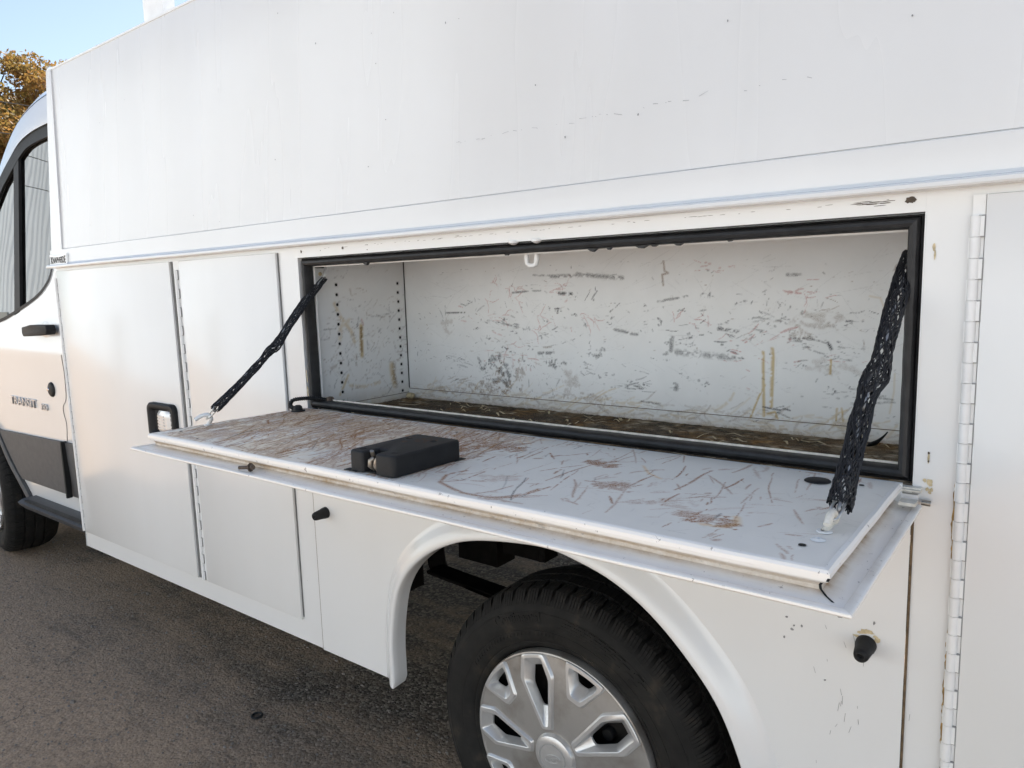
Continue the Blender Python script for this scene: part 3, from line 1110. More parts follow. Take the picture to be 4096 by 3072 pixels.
for c_, a_, b_ in (((-1.235, 1.118), .03, .02), ((-1.265, 1.12), .025, .012), ((-1.20, 1.09), .02, .03), ((-1.03, 1.135), .03, .012)):
    S.blob(0, c_, a_, b_, 0.75, 0.6, 16)
for c_, a_, b_, k_ in (((-1.216, 1.105), .012, .03, .9), ((-1.207, 1.058), .035, .018, .9), ((-1.265, 1.05), .03, .02, .7), ((-1.40, 1.04), .05, .012, .5), ((-1.30, 1.052), .03, .012, .6), ((-1.15, 1.10), .012, .05, .6),
                       ((-0.99, 1.075), .025, .03, .4), ((-0.40, 1.243), .05, .02, .4), ((-0.43, 1.213), .03, .008, .5), ((-0.36, 1.15), .05, .015, .28), ((-1.40, 1.225), .02, .018, .35), ((-0.93, 1.05), .05, .01, .5)):
    S.blob(1, c_, a_, b_, k_, 0.52, 22)
for c_ in ((-1.233, 1.336), (-1.164, 1.327), (-1.179, 1.306), (-1.15, 1.30), (-1.25, 1.30), (-1.208, 1.254), (-1.175, 1.172), (-1.09, 1.254), (-1.10, 1.21), (-0.95, 1.245), (-0.92, 1.246), (-0.66, 1.243), (-0.70, 1.245), (-1.01, 1.325), (-0.401, 1.299)):
    for j in range(3):
        S.wander(2, (c_[0] + r.normal(0, .008), c_[1] + r.normal(0, .006)), r.normal(0, 0.7), 0.02 + 0.03 * r.random(), 0.0014, 0.75, 0.4, 5, 0.42)
for P, w_ in (([(-0.502, 1.177), (-0.501, 1.13), (-0.498, 1.04)], .0065), ([(-0.483, 1.184), (-0.481, 1.166), (-0.483, 1.061)], .008), ([(-0.497, 1.107), (-0.51, 1.08), (-0.527, 1.034)], .004), 
              ([(-0.49, 1.045), (-0.475, 1.05), (-0.47, 1.036)], .006), ([(-0.366, 1.166), (-0.367, 1.137)], .004), ([(-0.352, 1.068), (-0.353, 1.042)], .0028), ([(-0.343, 1.069), (-0.340, 1.043)], .0028)):
    S.line(3, P, w_ * 0.72, 0.85, 0.42)
    S.line(3, [(x_ + 0.0016, z_) for x_, z_ in P], w_ * 0.45, 0.9, 0.15)
for P in ([(-0.299, 1.292), (-0.28, 1.288), (-0.27, 1.262)], [(-0.25, 1.143), (-0.25, 1.108), (-0.256, 1.065)]):
    S.line(3, P, .0026, 0.35, 0.15)
S.line(1, [(-0.731, 1.376), (-0.729, 1.355), (-0.72, 1.35), (-0.735, 1.347), (-0.732, 1.323)], .0035, .8, .2)
S.blob(1, (-0.731, 1.373), .004, .005, .7, .2, 8)
S.blob(1, (-0.257, 1.345), .004, .006, .7, .15, 8)
# yellowed, dirty foot of the wall
for i in range(420):
    u = WX0 + (WX1 - WX0) * r.random()
    S.wander(3 if r.random() < .6 else 1, (u, FZ + 0.002 + 0.045 * r.random() ** 2), r.normal(0, 0.3), 0.02 + 0.06 * r.random(), 0.002 + 0.004 * r.random(), 0.12 + 0.4 * r.random(), 0.2, 4, 0.4)
foot_ = np.clip(1 - (S.V - FZ) / 0.035, 0, 1)[:, None] * (0.35 + 0.65 * vnoise(S.nv, S.nu, 60, 5))
S.A[..., 3] = np.maximum(S.A[..., 3], 0.34 * foot_ ** 1.3)
foot2 = np.clip(1 - (S.V - FZ) / 0.010, 0, 1)[:, None] * vnoise(S.nv, S.nu, 120, 6)
S.A[..., 1] = np.maximum(S.A[..., 1], 1.1 * foot2)
yj = S.V
S.mesh('back_wall', lambda u, v_: np.stack([u, BY - 0.0035 * np.clip((1.0335 - v_) / 0.001, 0, 1) + 0.0015 * np.sin(u * 5), v_], 1), 'stained_wall', TR)

# left wall with two rows of shelf-pin holes
step = 0.02650 / 7
SL = Stains(0.036, BY, FZ - 0.002, CZ, step, 33)
r = SL.r
for i in range(240):
    vv_ = np.clip(r.normal(1.17, 0.08), FZ + .02, 1.39); u = 0.06 + 0.31 * r.random()
    SL.wander(0 if r.random() < .5 else 1, (u, vv_), r.normal(0.2, 0.6), 0.01 + 0.05 * r.random() ** 2, 0.0022, 0.2 + 0.35 * r.random(), 0.3, 4, .5)
SL.line(1, [(0.202, 1.226), (0.20, 1.19), (0.199, 1.162)], .007, .95, .35)
SL.line(3, [(0.202, 1.232), (0.20, 1.19), (0.199, 1.15)], .010, .9, .3)
SL.line(3, [(0.114, 1.298), (0.125, 1.27), (0.134, 1.256), (0.165, 1.221), (0.175, 1.19)], .009, .55, .4)
SL.line(3, [(0.16, 1.25), (0.13, 1.235), (0.125, 1.20)], .010, .4, .4)
SL.line(1, [(0.17, 1.335), (0.173, 1.322)], .004, .45, .3)
SL.blob(0, (0.269, 1.212), .007, .005, .95, .3, 8)
SL.blob(0, (0.19, 1.235), .006, .006, .8, .4, 8)
SL.blob(0, (0.297, 1.18), .004, .004, .5, .4, 6)
SL.line(0, [(0.242, 1.256), (0.285, 1.258), (0.326, 1.264)], .004, .5, .6)
SL.line(1, [(0.32, 1.115), (0.318, 1.08), (0.325, 1.048)], .011, .75, .5)
SL.line(3, [(0.31, 1.11), (0.312, 1.08), (0.318, 1.05)], .014, .7, .45)
SL.line(3, [(0.146, 1.099), (0.13, 1.075), (0.114, 1.050)], .006, .7, .3)
SL.line(3, [(0.15, 1.07), (0.20, 1.06), (0.26, 1.065)], .008, .45, .5)
SL.line(1, [(0.179, 1.152), (0.177, 1.122)], .004, .7, .4)
SL.line(1, [(0.09, 1.125), (0.105, 1.13)], .007, .5, .4)
SL.line(2, [(0.205, 1.25), (0.21, 1.235)], .004, .6, .3)
fo = np.clip(1 - (SL.V - FZ) / 0.05, 0, 1)[:, None] * (0.3 + 0.7 * vnoise(SL.nv, SL.nu, 30, 8))
SL.A[..., 3] = np.maximum(SL.A[..., 3], 0.5 * fo)
SL.A[..., 1] = np.maximum(SL.A[..., 1], 0.9 * np.clip(1 - (SL.V - FZ) / 0.009, 0, 1)[:, None] * vnoise(SL.nv, SL.nu, 50, 9))
holes = [(hy, 1.0305 + 0.0265 * k, 0.0041) for hy in (0.122, 0.3485) for k in range(13)]
SL.mesh('side_wall', lambda u, v_: np.stack([np.full_like(u, WX0 + 0.001), u, v_], 1), 'stained_wall', TR, holes=holes)
G().box(WX1, WX1 + 0.004, 0.036, BY, FZ - 0.002, CZ).build('side_wall', 'white_paint', TR)
G().box(WX0, WX1, 0.036, BY, CZ, CZ + 0.004).build('compartment_ceiling', 'white_paint', TR)
G().box(WX0 - 0.03, WX0 - 0.028, 0.012, BY + 0.05, FZ - .02, CZ).build('hole_backing', 'void_black', TR)
# dark line where the side wall meets the back wall
G().box(WX0 + 0.0005, WX0 + 0.003, BY - 0.004, BY - 0.002, FZ + 0.03, CZ).build('corner_seam', 'rubber', TR)

G().box(WX0 + 0.004, WX1, BY - 0.0048, BY - 0.0030, 1.0330, 1.0341).build('fold_line', 'grime_seam', TR)
G().box(WX0 + 0.0012, WX0 + 0.0026, 0.04, BY - 0.006, 1.0215, 1.0226).build('fold_line', 'grime_seam', TR)
# floor
SF = Stains(WX0, WX1, 0.033, BY, 0.0028, 55)
r = SF.r
nA = vnoise(SF.nv, SF.nu, 40, 14) * 0.6 + vnoise(SF.nv, SF.nu, 110, 15) * 0.4
SF.A[..., 1] = np.clip((nA - 0.30) * 3.0, 0, 1.0)
nB = vnoise(SF.nv, SF.nu, 26, 16) * 0.6 + vnoise(SF.nv, SF.nu, 90, 17) * 0.4
SF.A[..., 3] = np.clip((nB - 0.42) * 2.6, 0, 0.9)
nD = vnoise(SF.nv, SF.nu, 30, 26) * 0.55 + vnoise(SF.nv, SF.nu, 100, 27) * 0.45
SF.A[..., 0] = np.clip((nD - 0.47) * 3.4, 0, 0.95)
for i in range(1100):
    u = WX0 + (WX1 - WX0) * r.random(); vv_ = 0.04 + 0.33 * r.random()
    S_ang = r.normal(0, 0.4)
    SF.wander(0 if r.random() < .6 else 1, (u, vv_), S_ang, 0.02 + 0.10 * r.random(), 0.002 + 0.003 * r.random(), 0.5 + 0.5 * r.random(), 0.3, 5, 0.35)
for k in range(16):   # the swirl left by a round can
    a0, rr_ = r.random() * 6.28, 0.055 + 0.010 * k
    P = [(-1.20 + rr_ * 1.7 * math.cos(a0 + t * 0.35), 0.20 + rr_ * 0.9 * math.sin(a0 + t * 0.35)) for t in range(12)]
    SF.line(0, P, .005, .9, .3)
for c_ in ((-1.28, 0.25), (-1.12, 0.18), (-1.36, 0.32), (-0.98, 0.26), (-0.62, 0.12)):
    SF.blob(0, c_, .09, .06, .9, .42, 26)
ed = np.clip(1 - (BY - SF.V) / 0.025, 0, 1)[:, None] * (0.4 + 0.6 * vnoise(SF.nv, SF.nu, 70, 18))
SF.A[..., 1] = np.maximum(SF.A[..., 1], ed)
nF = vnoise(SF.nv, SF.nu, 160, 19).ravel()
SF.mesh('compartment_floor', lambda u, v_: np.stack([u, v_, FZ + 0.002 * nF[:len(u)] if len(u) == SF.nu * SF.nv else np.full_like(u, FZ)], 1), 'stained_floor', TR)
# loose shreds on the floor
g = G()
for i in range(70):
    x, y = WX0 + 0.05 + 1.3 * rng.random(), 0.06 + 0.31 * rng.random() ** 0.8
    a, ln, wd = rng.normal(0.1, 0.6), 0.006 + 0.03 * rng.random() ** 2, 0.0012 + 0.003 * rng.random()
    ca, sa = math.cos(a), math.sin(a)
    h = FZ + 0.003 + 0.004 * rng.random()
    q = []
    for t in (-1, -.3, .4, 1):
        for s_ in (-1, 1):
            q.append((x + ca * ln * t - sa * wd * s_ * (1.1 - abs(t) * .6), y + sa * ln * t + ca * wd * s_ * (1.1 - abs(t) * .6), h + 0.003 * math.sin(3 * t + i)))
    g.add(q, [(0, 1, 3, 2), (2, 3, 5, 4), (4, 5, 7, 6)])
tag(g.build('floor_debris', 'tan_stain'), 'pale torn shreds and crumbs littering the dirty compartment floor', 'debris', kind='stuff')

# lip and rubber seal around the opening
def frame_ring(o0, o1, y0, y1):
    """rectangular ring, outer inset o0, inner inset o1 (metres), between depths y0 and y1 -> four mitred bars"""
    A = [(OX0 + o0, OZ0 + o0), (OX1 - o0, OZ0 + o0), (OX1 - o0, OZ1 - o0), (OX0 + o0, OZ1 - o0)]
    B = [(OX0 + o1, OZ0 + o1), (OX1 - o1, OZ0 + o1), (OX1 - o1, OZ1 - o1), (OX0 + o1, OZ1 - o1)]
    out = []
    for i in range(4):
        j = (i + 1) % 4
        out.append([(A[i][0], A[i][1]), (A[j][0], A[j][1]), (B[j][0], B[j][1]), (B[i][0], B[i][1])])
    return out
for i, q in enumerate(frame_ring(-0.001, 0.0006, 0, 0)):
    if i == 0:
        continue
    G().prism(q, 'y', 0.0034, 0.037).build('jamb', 'white_paint', TR)
for i, q in enumerate(frame_ring(0.0008, 0.0250, 0, 0)):
    G().prism(q, 'y', 0.0342, 0.0372).build('seal_lip', 'old_white' if i == 0 else 'white_trim', TR)

# seal: swept bulb section per side (o = inset from the opening edge, y depth)
sec = [(0.003, 0.032), (0.003, 0.014), (0.0050, 0.0125), (0.0065, 0.016), (0.0075, 0.010), (0.0105, 0.0055), (0.0150, 0.0042), (0.0195, 0.0065), (0.0222, 0.0125), (0.0228, 0.022), (0.0222, 0.032)]
seal_root = None
C4 = [(OX0, OZ0), (OX1, OZ0), (OX1, OZ1), (OX0, OZ1)]
sg = [(1, 1), (-1, 1), (-1, -1), (1, -1)]
for i in range(4):
    j = (i + 1) % 4
    n = 48 if i in (0, 2) else 18
    v, f = [], []
    for k in range(n + 1):
        t = k / n
        wob = 0.00035 * math.sin(k * 1.9 + i) * math.sin(math.pi * t)
        for (o, y) in sec:
            a = (C4[i][0] + sg[i][0] * o, C4[i][1] + sg[i][1] * o)
            b = (C4[j][0] + sg[j][0] * o, C4[j][1] + sg[j][1] * o)
            px, pz = a[0] + (b[0] - a[0]) * t, a[1] + (b[1] - a[1]) * t
            if o > 0.01:
                if i in (0, 2):
                    pz += wob
                else:
                    px += wob
            v.append((px, y, pz))
    m = len(sec)
    for k in range(n):
        for q in range(m - 1):
            f.append((k * m + q, k * m + q + 1, (k + 1) * m + q + 1, (k + 1) * m + q))
    o = mo('door_seal', v, f, 'seal_rubber', TR, 35)
# torn bits of seal hanging from the top strip
for x, w_, h_ in ((-0.70, .012, .006), (-0.665, .006, .004), (-0.60, .015, .005), (-0.575, .008, .003), (-1.32, .010, .006), (-0.90, .006, .003), (-0.53, .010, .004), (-0.44, .006, .002)):
    G().prism([(x - w_, OZ1 - .0210), (x - w_ * .3, OZ1 - .0240 - h_ * .5), (x + w_ * .2, OZ1 - .0225 - h_), (x + w_ * .7, OZ1 - .0220 - h_ * .4), (x + w_, OZ1 - .0210)], 'y', 0.012, 0.020).build('torn_seal', 'seal_rubber', TR)
# rivet heads and catch loop at the top of the opening
for x in (-0.8756, -0.8197):
    G().lathe([(0.0002, -0.004), (0.004, -0.0035), (0.008, -0.0015), (0.0105, 0.0), (0.0105, 0.004)], (x, 0.006, OZ1 - 0.0025), 'z', 16).build('rivet', 'white_trim', TR, 50)
g = G()
g.tube([(-0.873, 0.046, 1.405), (-0.873, 0.045, 1.384), (-0.871, 0.045, 1.376), (-0.866, 0.045, 1.372), (-0.856, 0.045, 1.3715), (-0.850, 0.045, 1.374), (-0.848, 0.045, 1.382), (-0.848, 0.046, 1.405)], 0.0052, 8)
g.build('catch_loop', 'white_trim', TR, 50)
G().box(-0.90, -0.82, 0.0385, 0.046, 1.400, 1.410).build('catch_plate', 'white_trim', TR)
# fixings of the left wall
G().lathe([(0.0002, 0.003), (0.004, 0.003), (0.0055, 0.0)], (WX0 + 0.0012, 0.072, 1.377), 'x', 14).build('screw', 'tan_stain', TR)
G().box(WX0 + 0.0015, WX0 + 0.003, 0.055, 0.085, 1.392, 1.398).build('slot', 'void_black', TR)

# ================================================================ DROP DOOR
FX0, FX1, FY0, FY1, FT = -1.555, -0.1702, -0.4210, -0.014, 1.0340
FTS = FT + 0.0052          # tray surface under the stays once the door is tilted
# top sheet with slide marks
S = Stains(FX0 + 0.006, FX1 - 0.006, FY0 + 0.006, FY1 - 0.002, 0.00165, 77)
r = S.r
for k in range(230):       # bundles of drag marks from things slid in and out
    u = -1.53 + 0.72 * r.random() ** 0.95
    vv_ = -0.40 + 0.385 * r.random()
    ang = math.pi / 2 + r.normal(0.22, 0.16)
    S.smear(1, (u, vv_), 0.05 + 0.11 * r.random() ** 1.5, 0.006 + 0.020 * r.random(), ang, 0.45 + 0.65 * r.random(), int(6 + 14 * r.random()), 0.24)
for k in range(560):       # single streaks
    u = -1.55 + 1.33 * r.random() ** 2.8
    vv_ = -0.40 + 0.385 * r.random()
    S.wander(1 if r.random() < .88 else 0, (u, vv_), math.pi / 2 + r.normal(0.2, 0.25), 0.012 + 0.13 * r.random() ** 2.4, 0.0012 + 0.0026 * r.random() ** 2.5, 0.5 + 0.5 * r.random(), 0.06, 6, 0.22 + 0.24 * r.random())
for k in range(40):
    S.smear(3, (-1.5 + 0.66 * r.random(), -0.37 + 0.33 * r.random()), 0.12, 0.05, math.pi / 2 + r.normal(0.2, 0.3), 0.7, 18, 0.22)
for k in range(44):
    S.smear(1, (-0.85 + 0.65 * r.random(), -0.40 + 0.38 * r.random()), 0.02 + 0.04 * r.random(), 0.004 + 0.01 * r.random(), r.normal(0.8, 0.5), 0.25 + 0.45 * r.random(), int(3 + 6 * r.random()), 0.30)
for i in range(300):   # fine grey scuffs everywhere
    u = FX0 + (FX1 - FX0) * r.random(); vv_ = -0.40 + 0.38 * r.random()
    S.wander(0, (u, vv_), r.random() * 3.14, 0.01 + 0.05 * r.random(), 0.0010, 0.10 + 0.10 * r.random(), 0.15, 4, 0.5)
for i in range(60):
    u = FX0 + 0.04 + 0.8 * r.random(); vv_ = -0.40 + 0.38 * r.random()
    S.blob(0, (u, vv_), .004, .006, .7, .5, 4)
for c_, a_, b_, k_ in (((-0.825, -0.129), .05, .022, .9), ((-0.789, -0.126), .02, .02, .9), ((-0.604, -0.141), .028, .016, 1.0), ((-0.58, -0.15), .02, .012, .8), ((-0.52, -0.257), .035, .016, .75), ((-0.50, -0.25), .016, .02, .6),
                       ((-0.345, -0.335), .03, .012, .75), ((-0.31, -0.33), .012, .022, .9), ((-0.367, -0.324), .02, .012, .6), ((-0.43, -0.30), .05, .01, .4), ((-0.62, -0.404), .05, .006, .6),
                       ((-0.68, -0.31), .03, .02, .35), ((-1.45, -0.16), .05, .10, .5), ((-1.38, -0.33), .05, .05, .5), ((-1.28, -0.12), .05, .08, .5)):
    S.smear(1, c_, a_ * 0.8, b_ * 1.1, 0.75 if c_[0] > -1.0 else 1.75, min(1.0, k_ * 1.2), 40, 0.26)
    S.blob(1, c_, a_ * 0.9, b_ * 0.9, k_ * 0.75, 0.42, 22)
S.line(1, [(-0.755, -0.30), (-0.765, -0.335), (-0.742, -0.377), (-0.70, -0.395), (-0.672, -0.404), (-0.629, -0.404), (-0.60, -0.385), (-0.594, -0.364), (-0.591, -0.328)], .0055, .75, .42)
S.line(1, [(-0.742, -0.377), (-0.72, -0.35), (-0.725, -0.29)], .0030, .7, .3)
S.line(1, [(-0.655, -0.404), (-0.64, -0.37), (-0.635, -0.335)], .0028, .6, .35)
S.line(1, [(-0.62, -0.40), (-0.59, -0.36), (-0.585, -0.31)], .0035, .7, .35)
S.line(3, [(-0.53, -0.12), (-0.50, -0.16), (-0.47, -0.18)], .004, .6, .25)
S.line(3, [(-0.335, -0.35), (-0.31, -0.345), (-0.30, -0.325), (-0.31, -0.30)], .008, .6, .35)
for i in range(60):
    S.blob(1, (-1.0 - 0.5 * r.random(), -0.40 + 0.01 * r.random()), .02, .005, .5, .5, 5)
for i in range(30):    # tan film over the left half
    S.smear(3, (-1.5 + 0.6 * r.random(), -0.36 + 0.32 * r.random()), .09, .03, 1.75, .4, 8, .4)
film = vnoise(S.nv, S.nu, 16, 91) * 0.55 + vnoise(S.nv, S.nu, 60, 92) * 0.45
ramp_u = np.clip((-0.70 - S.U) / 0.45, 0, 1) * np.clip((S.U + 1.56) / 0.07, 0, 1)
S.A[..., 3] = np.maximum(S.A[..., 3], np.clip((film - 0.36) * 1.4, 0, 0.42) * ramp_u[None, :])
film2 = vnoise(S.nv, S.nu, 34, 93) * 0.5 + vnoise(S.nv, S.nu, 150, 94) * 0.5
S.A[..., 1] = np.maximum(S.A[..., 1], np.clip((film2 - 0.60) * 3.0, 0, 0.35) * ramp_u[None, :])
tray = S.mesh('drop_door', lambda u, v_: np.stack([u, v_, np.full_like(u, FT) - 0.0006 * np.sin(u * 6) ** 2], 1), 'stained_flap', TR)
tag(tray, 'folded-down compartment door, its inside scratched and smeared brown')

# rolled tray edge, dirty gutter and outer flange: section swept round three sides
#  (offset outward from the tray rectangle, z)
secf = [(-0.0075, FT + 0.0002), (-0.0028, FT - 0.0010), (-0.0003, FT - 0.0042), (0.0, FT - 0.0088), (-0.0022, FT - 0.0132), (-0.0085, FT - 0.0172), (-0.0110, FT - 0.0212), (-0.0100, FT - 0.0252),
        (-0.0030, FT - 0.0286), (0.006, FT - 0.0300), (0.0155, FT - 0.0305), (0.0165, FT - 0.0288), (0.0235, FT - 0.0290), (0.0262, FT - 0.0305), (0.0265, FT - 0.0330), (0.0240, FT - 0.0352), (0.020, FT - 0.0358)]
def flap_edge(name, side, mat, k0, k1):
    sc_ = secf[k0:k1]
    v, f = [], []
    n = 64 if side == 'front' else 24
    for k in range(n + 1):
        t = k / n
        for (o, z) in sc_:
            zz_ = z + 0.0005 * math.sin(t * 19 + o * 90)
            if side == 'front':
                x0, x1 = FX0 - o, FX1 + o
                v.append((x0 + (x1 - x0) * t, FY0 - o, zz_))
            elif side == 'right':
                y0 = FY0 - o
                v.append((FX1 + o, y0 + (FY1 - y0) * t, zz_))
            else:
                y0 = FY0 - o
                v.append((FX0 - o, y0 + (FY1 - y0) * t, zz_))
    m = len(sc_)
    for k in range(n):
        for q in range(m - 1):
            f.append((k * m + q, (k + 1) * m + q, (k + 1) * m + q + 1, k * m + q + 1))
    return mo(name, v, f, mat, tray, 30)


def gutter_mat():
    m, nt, b = newmat('gutter_paint')
    tc = N(nt, 'ShaderNodeTexCoord')
    sx = N(nt, 'ShaderNodeSeparateXYZ')
    L(nt, tc.outputs['Object'], sx.inputs[0])
    # dirt lodged in the groove under the rolled edge
    d = math_(nt, 'ABSOLUTE', math_(nt, 'SUBTRACT', sx.outputs[2], FT - 0.0222))
    gz = ramp(nt, math_(nt, 'MULTIPLY', d, 100.0), [(0.34, (1, 1, 1)), (0.78, (0, 0, 0))])
    n1 = noise(nt, 5, 6, 0.65, stretch=(1, 6, 6))
    n2 = noise(nt, 90, 5, 0.7)
    a = ramp(nt, n1.outputs[0], [(0.32, (0.45, 0.45, 0.45)), (0.60, (1, 1, 1))])
    fac = math_(nt, 'MULTIPLY', math_(nt, 'MULTIPLY', gz.outputs[0], a.outputs[0]), math_(nt, 'ADD', n2.outputs[0], 0.42), True)
    cc = mixc(nt, fac, (0.93, 0.89, 0.835), (0.36, 0.225, 0.11))
    n3 = noise(nt, 24, 5, 0.7, stretch=(1, 4, 4))
    sp = ramp(nt, n3.outputs[0], [(0.62, (0, 0, 0)), (0.70, (0.6, 0.6, 0.6))])
    cc = mixc(nt, math_(nt, 'MULTIPLY', sp.outputs[0], gz.outputs[0]), cc, (0.10, 0.06, 0.035))
    # chipped edges
    n4 = noise(nt, 120, 4, 0.65)
    chp = ramp(nt, n4.outputs[0], [(0.665, (0, 0, 0)), (0.69, (0.75, 0.75, 0.75))])
    cc = mixc(nt, chp.outputs[0], cc, (0.28, 0.24, 0.21))
    L(nt, cc, b.inputs['Base Color'])
    b.inputs['Roughness'].default_value = 0.35
    b.inputs['Coat Weight'].default_value = 0.15
    n5 = noise(nt, 70, 3)
    bump(nt, b, n5.outputs[0], 0.12, 0.001)


gutter_mat()
flap_edge('front_edge', 'front', 'gutter_paint', 0, len(secf))
flap_edge('side_edge', 'right', 'gutter_paint', 0, len(secf))
flap_edge('side_edge', 'left', 'gutter_paint', 0, len(secf))
G().box(FX0 - 0.020, FX1 + 0.020, FY0 - 0.020, FY1, FT - 0.0358, FT - 0.0346).build('outer_skin', 'white_paint', tray)
# the front roll ends short of the corner: dark curled gap
g = G()
for i in range(3, 9):
    (a, za), (b, zb) = secf[i], secf[i + 1]
    e = 0.0007
    g.add([(FX1 + a - 0.0022, FY0 - a - e, za + e), (FX1 + a + 0.0006, FY0 - a - e, za + e), (FX1 + b + 0.0006, FY0 - b - e, zb + e), (FX1 + b - 0.0022, FY0 - b - e, zb + e)], [(0, 1, 2, 3)])
g.build('edge_gap', 'void_black', tray)
# back strip joining the hinge under the seal
g = G()
g.box(FX0, FX1, FY1 - 0.003, FY1 + 0.004, FT - 0.030, FT - 0.0005)
g.box(FX0 - 0.02, FX1 + 0.02, -0.0105, 0.0030, 1.010, 1.0175)
g.build('hinge_strip', 'white_trim', tray)
G().box(OX0 - 0.01, OX1 + 0.012, -0.0085, 0.0032, 1.0225, 1.0272).build('sill_strip', 'old_white', TR)

# latch box
bx0, bx1, by0, by1 = -0.9190, -0.8130, -0.4040, -0.2440
nx0, nx1, nd = -0.8840, -0.8560, 0.034
out = []
def arc(cx, cy, r_, a0, a1, n=6):
    return [(cx + r_ * math.cos(R(a0 + (a1 - a0) * k / n)), cy + r_ * math.sin(R(a0 + (a1 - a0) * k / n))) for k in range(n + 1)]
rc = 0.010
pl = arc(bx0 + rc, by0 + rc, rc, 180, 270) + arc(nx0 - 0.005, by0 + 0.005, 0.005, 270, 360, 3) + [(nx0 + 0.003, by0 + nd), (nx1 - 0.003, by0 + nd)] + arc(nx1 + 0.005, by0 + 0.005, 0.005, 180, 270, 3) + \
     arc(bx1 - rc, by0 + rc, rc, 270, 360) + arc(bx1 - rc, by1 - rc, rc, 0, 90) + arc(bx0 + rc, by1 - rc, rc, 90, 180)
bm = bmesh.new()
vb = [bm.verts.new((x, y, FT + 0.0008)) for x, y in pl]
vt = [bm.verts.new((x, y, FT + 0.0350)) for x, y in pl]
n = len(pl)
bm.faces.new(vt)
bm.faces.new(list(reversed(vb)))
for i in range(n):
    bm.faces.new([vb[i], vb[(i + 1) % n], vt[(i + 1) % n], vt[i]])
bmesh.ops.recalc_face_normals(bm, faces=bm.faces)
te = [e for e in bm.edges if all(abs(q.co.z - FT - 0.035) < 1e-5 for q in e.verts)]
bmesh.ops.bevel(bm, geom=te, offset=0.0045, segments=3, affect='EDGES', profile=0.5)
bmo('latch_box', bm, 'plastic_black', tray, 40)
G().prism([(nx0 - 0.004, by0 + 0.004), (nx1 + 0.010, by0 + 0.004), (nx1 + 0.010, by0 + nd + .02), (nx0 - 0.004, by0 + nd + .02)], 'z', FT + 0.001, FT + 0.0022).build('latch_floor', 'void_black', tray)
G().prism([(bx0 - 0.010, by0 - 0.003), (bx0 + 0.02, by0 - 0.003), (bx0 + 0.02, by0 + 0.02), (bx0 - 0.010, by0 + 0.010)], 'z', FT + 0.0004, FT + 0.0012).build('latch_cutout', 'void_black', tray)
G().prism([(bx1 - 0.01, by1 - 0.012), (bx1 + 0.0035, by1 - 0.022), (bx1 + 0.0035, by1 + 0.006), (bx1 - 0.03, by1 + 0.006)], 'z', FT + 0.0004, FT + 0.0012).build('latch_cutout', 'void_black', tray)
for x, y in ((bx0 + 0.016, by0 + 0.018), (bx1 - 0.018, by0 + 0.020), (bx0 + 0.020, by1 - 0.040), (bx1 - 0.030, by1 - 0.038)):
    G().lathe([(0.0001, 0.0), (0.0042, 0.0), (0.0046, 0.0003), (0.0056, 0.0003), (0.0058, -0.001)], (x, y, FT + 0.0352), 'z', 18).build('screw_hole', 'void_black', tray)
g = G()
# rotary jaws
g.tube([(nx0 + 0.007, by0 + 0.026, FT + 0.018), (nx0 + 0.008, by0 + 0.016, FT + 0.026), (nx0 + 0.012, by0 + 0.009, FT + 0.036)], [0.0045, 0.0048, 0.0036], 8, flat=0.7)
g.tube([(nx0 + 0.009, by0 + 0.020, FT + 0.002), (nx0 + 0.008, by0 + 0.008, FT + 0.012), (nx0 + 0.009, by0 + 0.008, FT + 0.020), (nx0 + 0.013, by0 + 0.012, FT + 0.024)], [0.004, 0.0048, 0.0045, 0.003], 8)
g.tube([(nx0 + 0.020, by0 + 0.016, FT + 0.002), (nx0 + 0.019, by0 + 0.010, FT + 0.012), (nx0 + 0.0205, by0 + 0.010, FT + 0.020), (nx0 + 0.0235, by0 + 0.009, FT + 0.0245)], [0.0038, 0.0045, 0.0042, 0.0028], 8)
g.build('latch_jaw', 'steel_dirty', tray, 50)
# smear of rust dust on the box
g = G()
for i in range(26):
    x, y = -0.872 + rng.normal(0, .016), by1 - 0.045 + rng.normal(0, .013)
    s_ = 0.002 + 0.004 * rng.random()
    k = 7
    g.add([(x + s_ * (0.6 + .8 * rng.random()) * math.cos(6.283 * j / k), y + s_ * (0.6 + .6 * rng.random()) * math.sin(6.283 * j / k), FT + 0.03525 + i * 1e-5) for j in range(k)], [tuple(range(k))])
plain('rust_dust', (0.085, 0.052, 0.036), 0.8, nz=0.4, scale=400)
g.build('rust_smear', 'rust_dust', tray)

# plug, holes and rivets in the tray
G().lathe([(0.0001, 0.0036), (0.010, 0.0034), (0.0165, 0.0022), (0.0185, 0.0008), (0.0188, 0.0)], (-0.273, -0.068, FT), 'z', 28).build('grommet_plug', 'rubber', tray, 50)
for x, y, rr_ in ((-0.2145, -0.3591, 0.0042), (-0.2153, -0.0594, 0.0036), (-1.51, -0.37, 0.003), (-1.40, -0.395, 0.002)):
    G().lathe([(0.0001, 0.0006), (rr_, 0.0006), (rr_ * 1.05, 0.0002)], (x, y, FT), 'z', 16).build('drain_hole', 'void_black', tray)
G().lathe([(0.0001, 0.0006), (0.0018, 0.0004), (0.0022, 0.0018), (0.0055, 0.0016), (0.0085, 0.0)], (-0.2047, -0.3317, FT), 'z', 20).build('rivet', 'white_trim', tray, 50)
# hinge pin, bracket and clip at the right end
G().tube([(-0.146, -0.006, 1.0070), (-0.1345, -0.005, 1.0062)], 0.0042, 12).build('hinge_pin', 'steel_dirty', tray, 50)
G().box(-0.172, -0.146, -0.014, -0.0022, 1.0225, 1.0250).build('hinge_bracket', 'old_white', tray)
G().box(-0.168, -0.147, -0.055, -0.030, FT - 0.0222, FT - 0.0175).build('hinge_clip', 'old_white', tray)

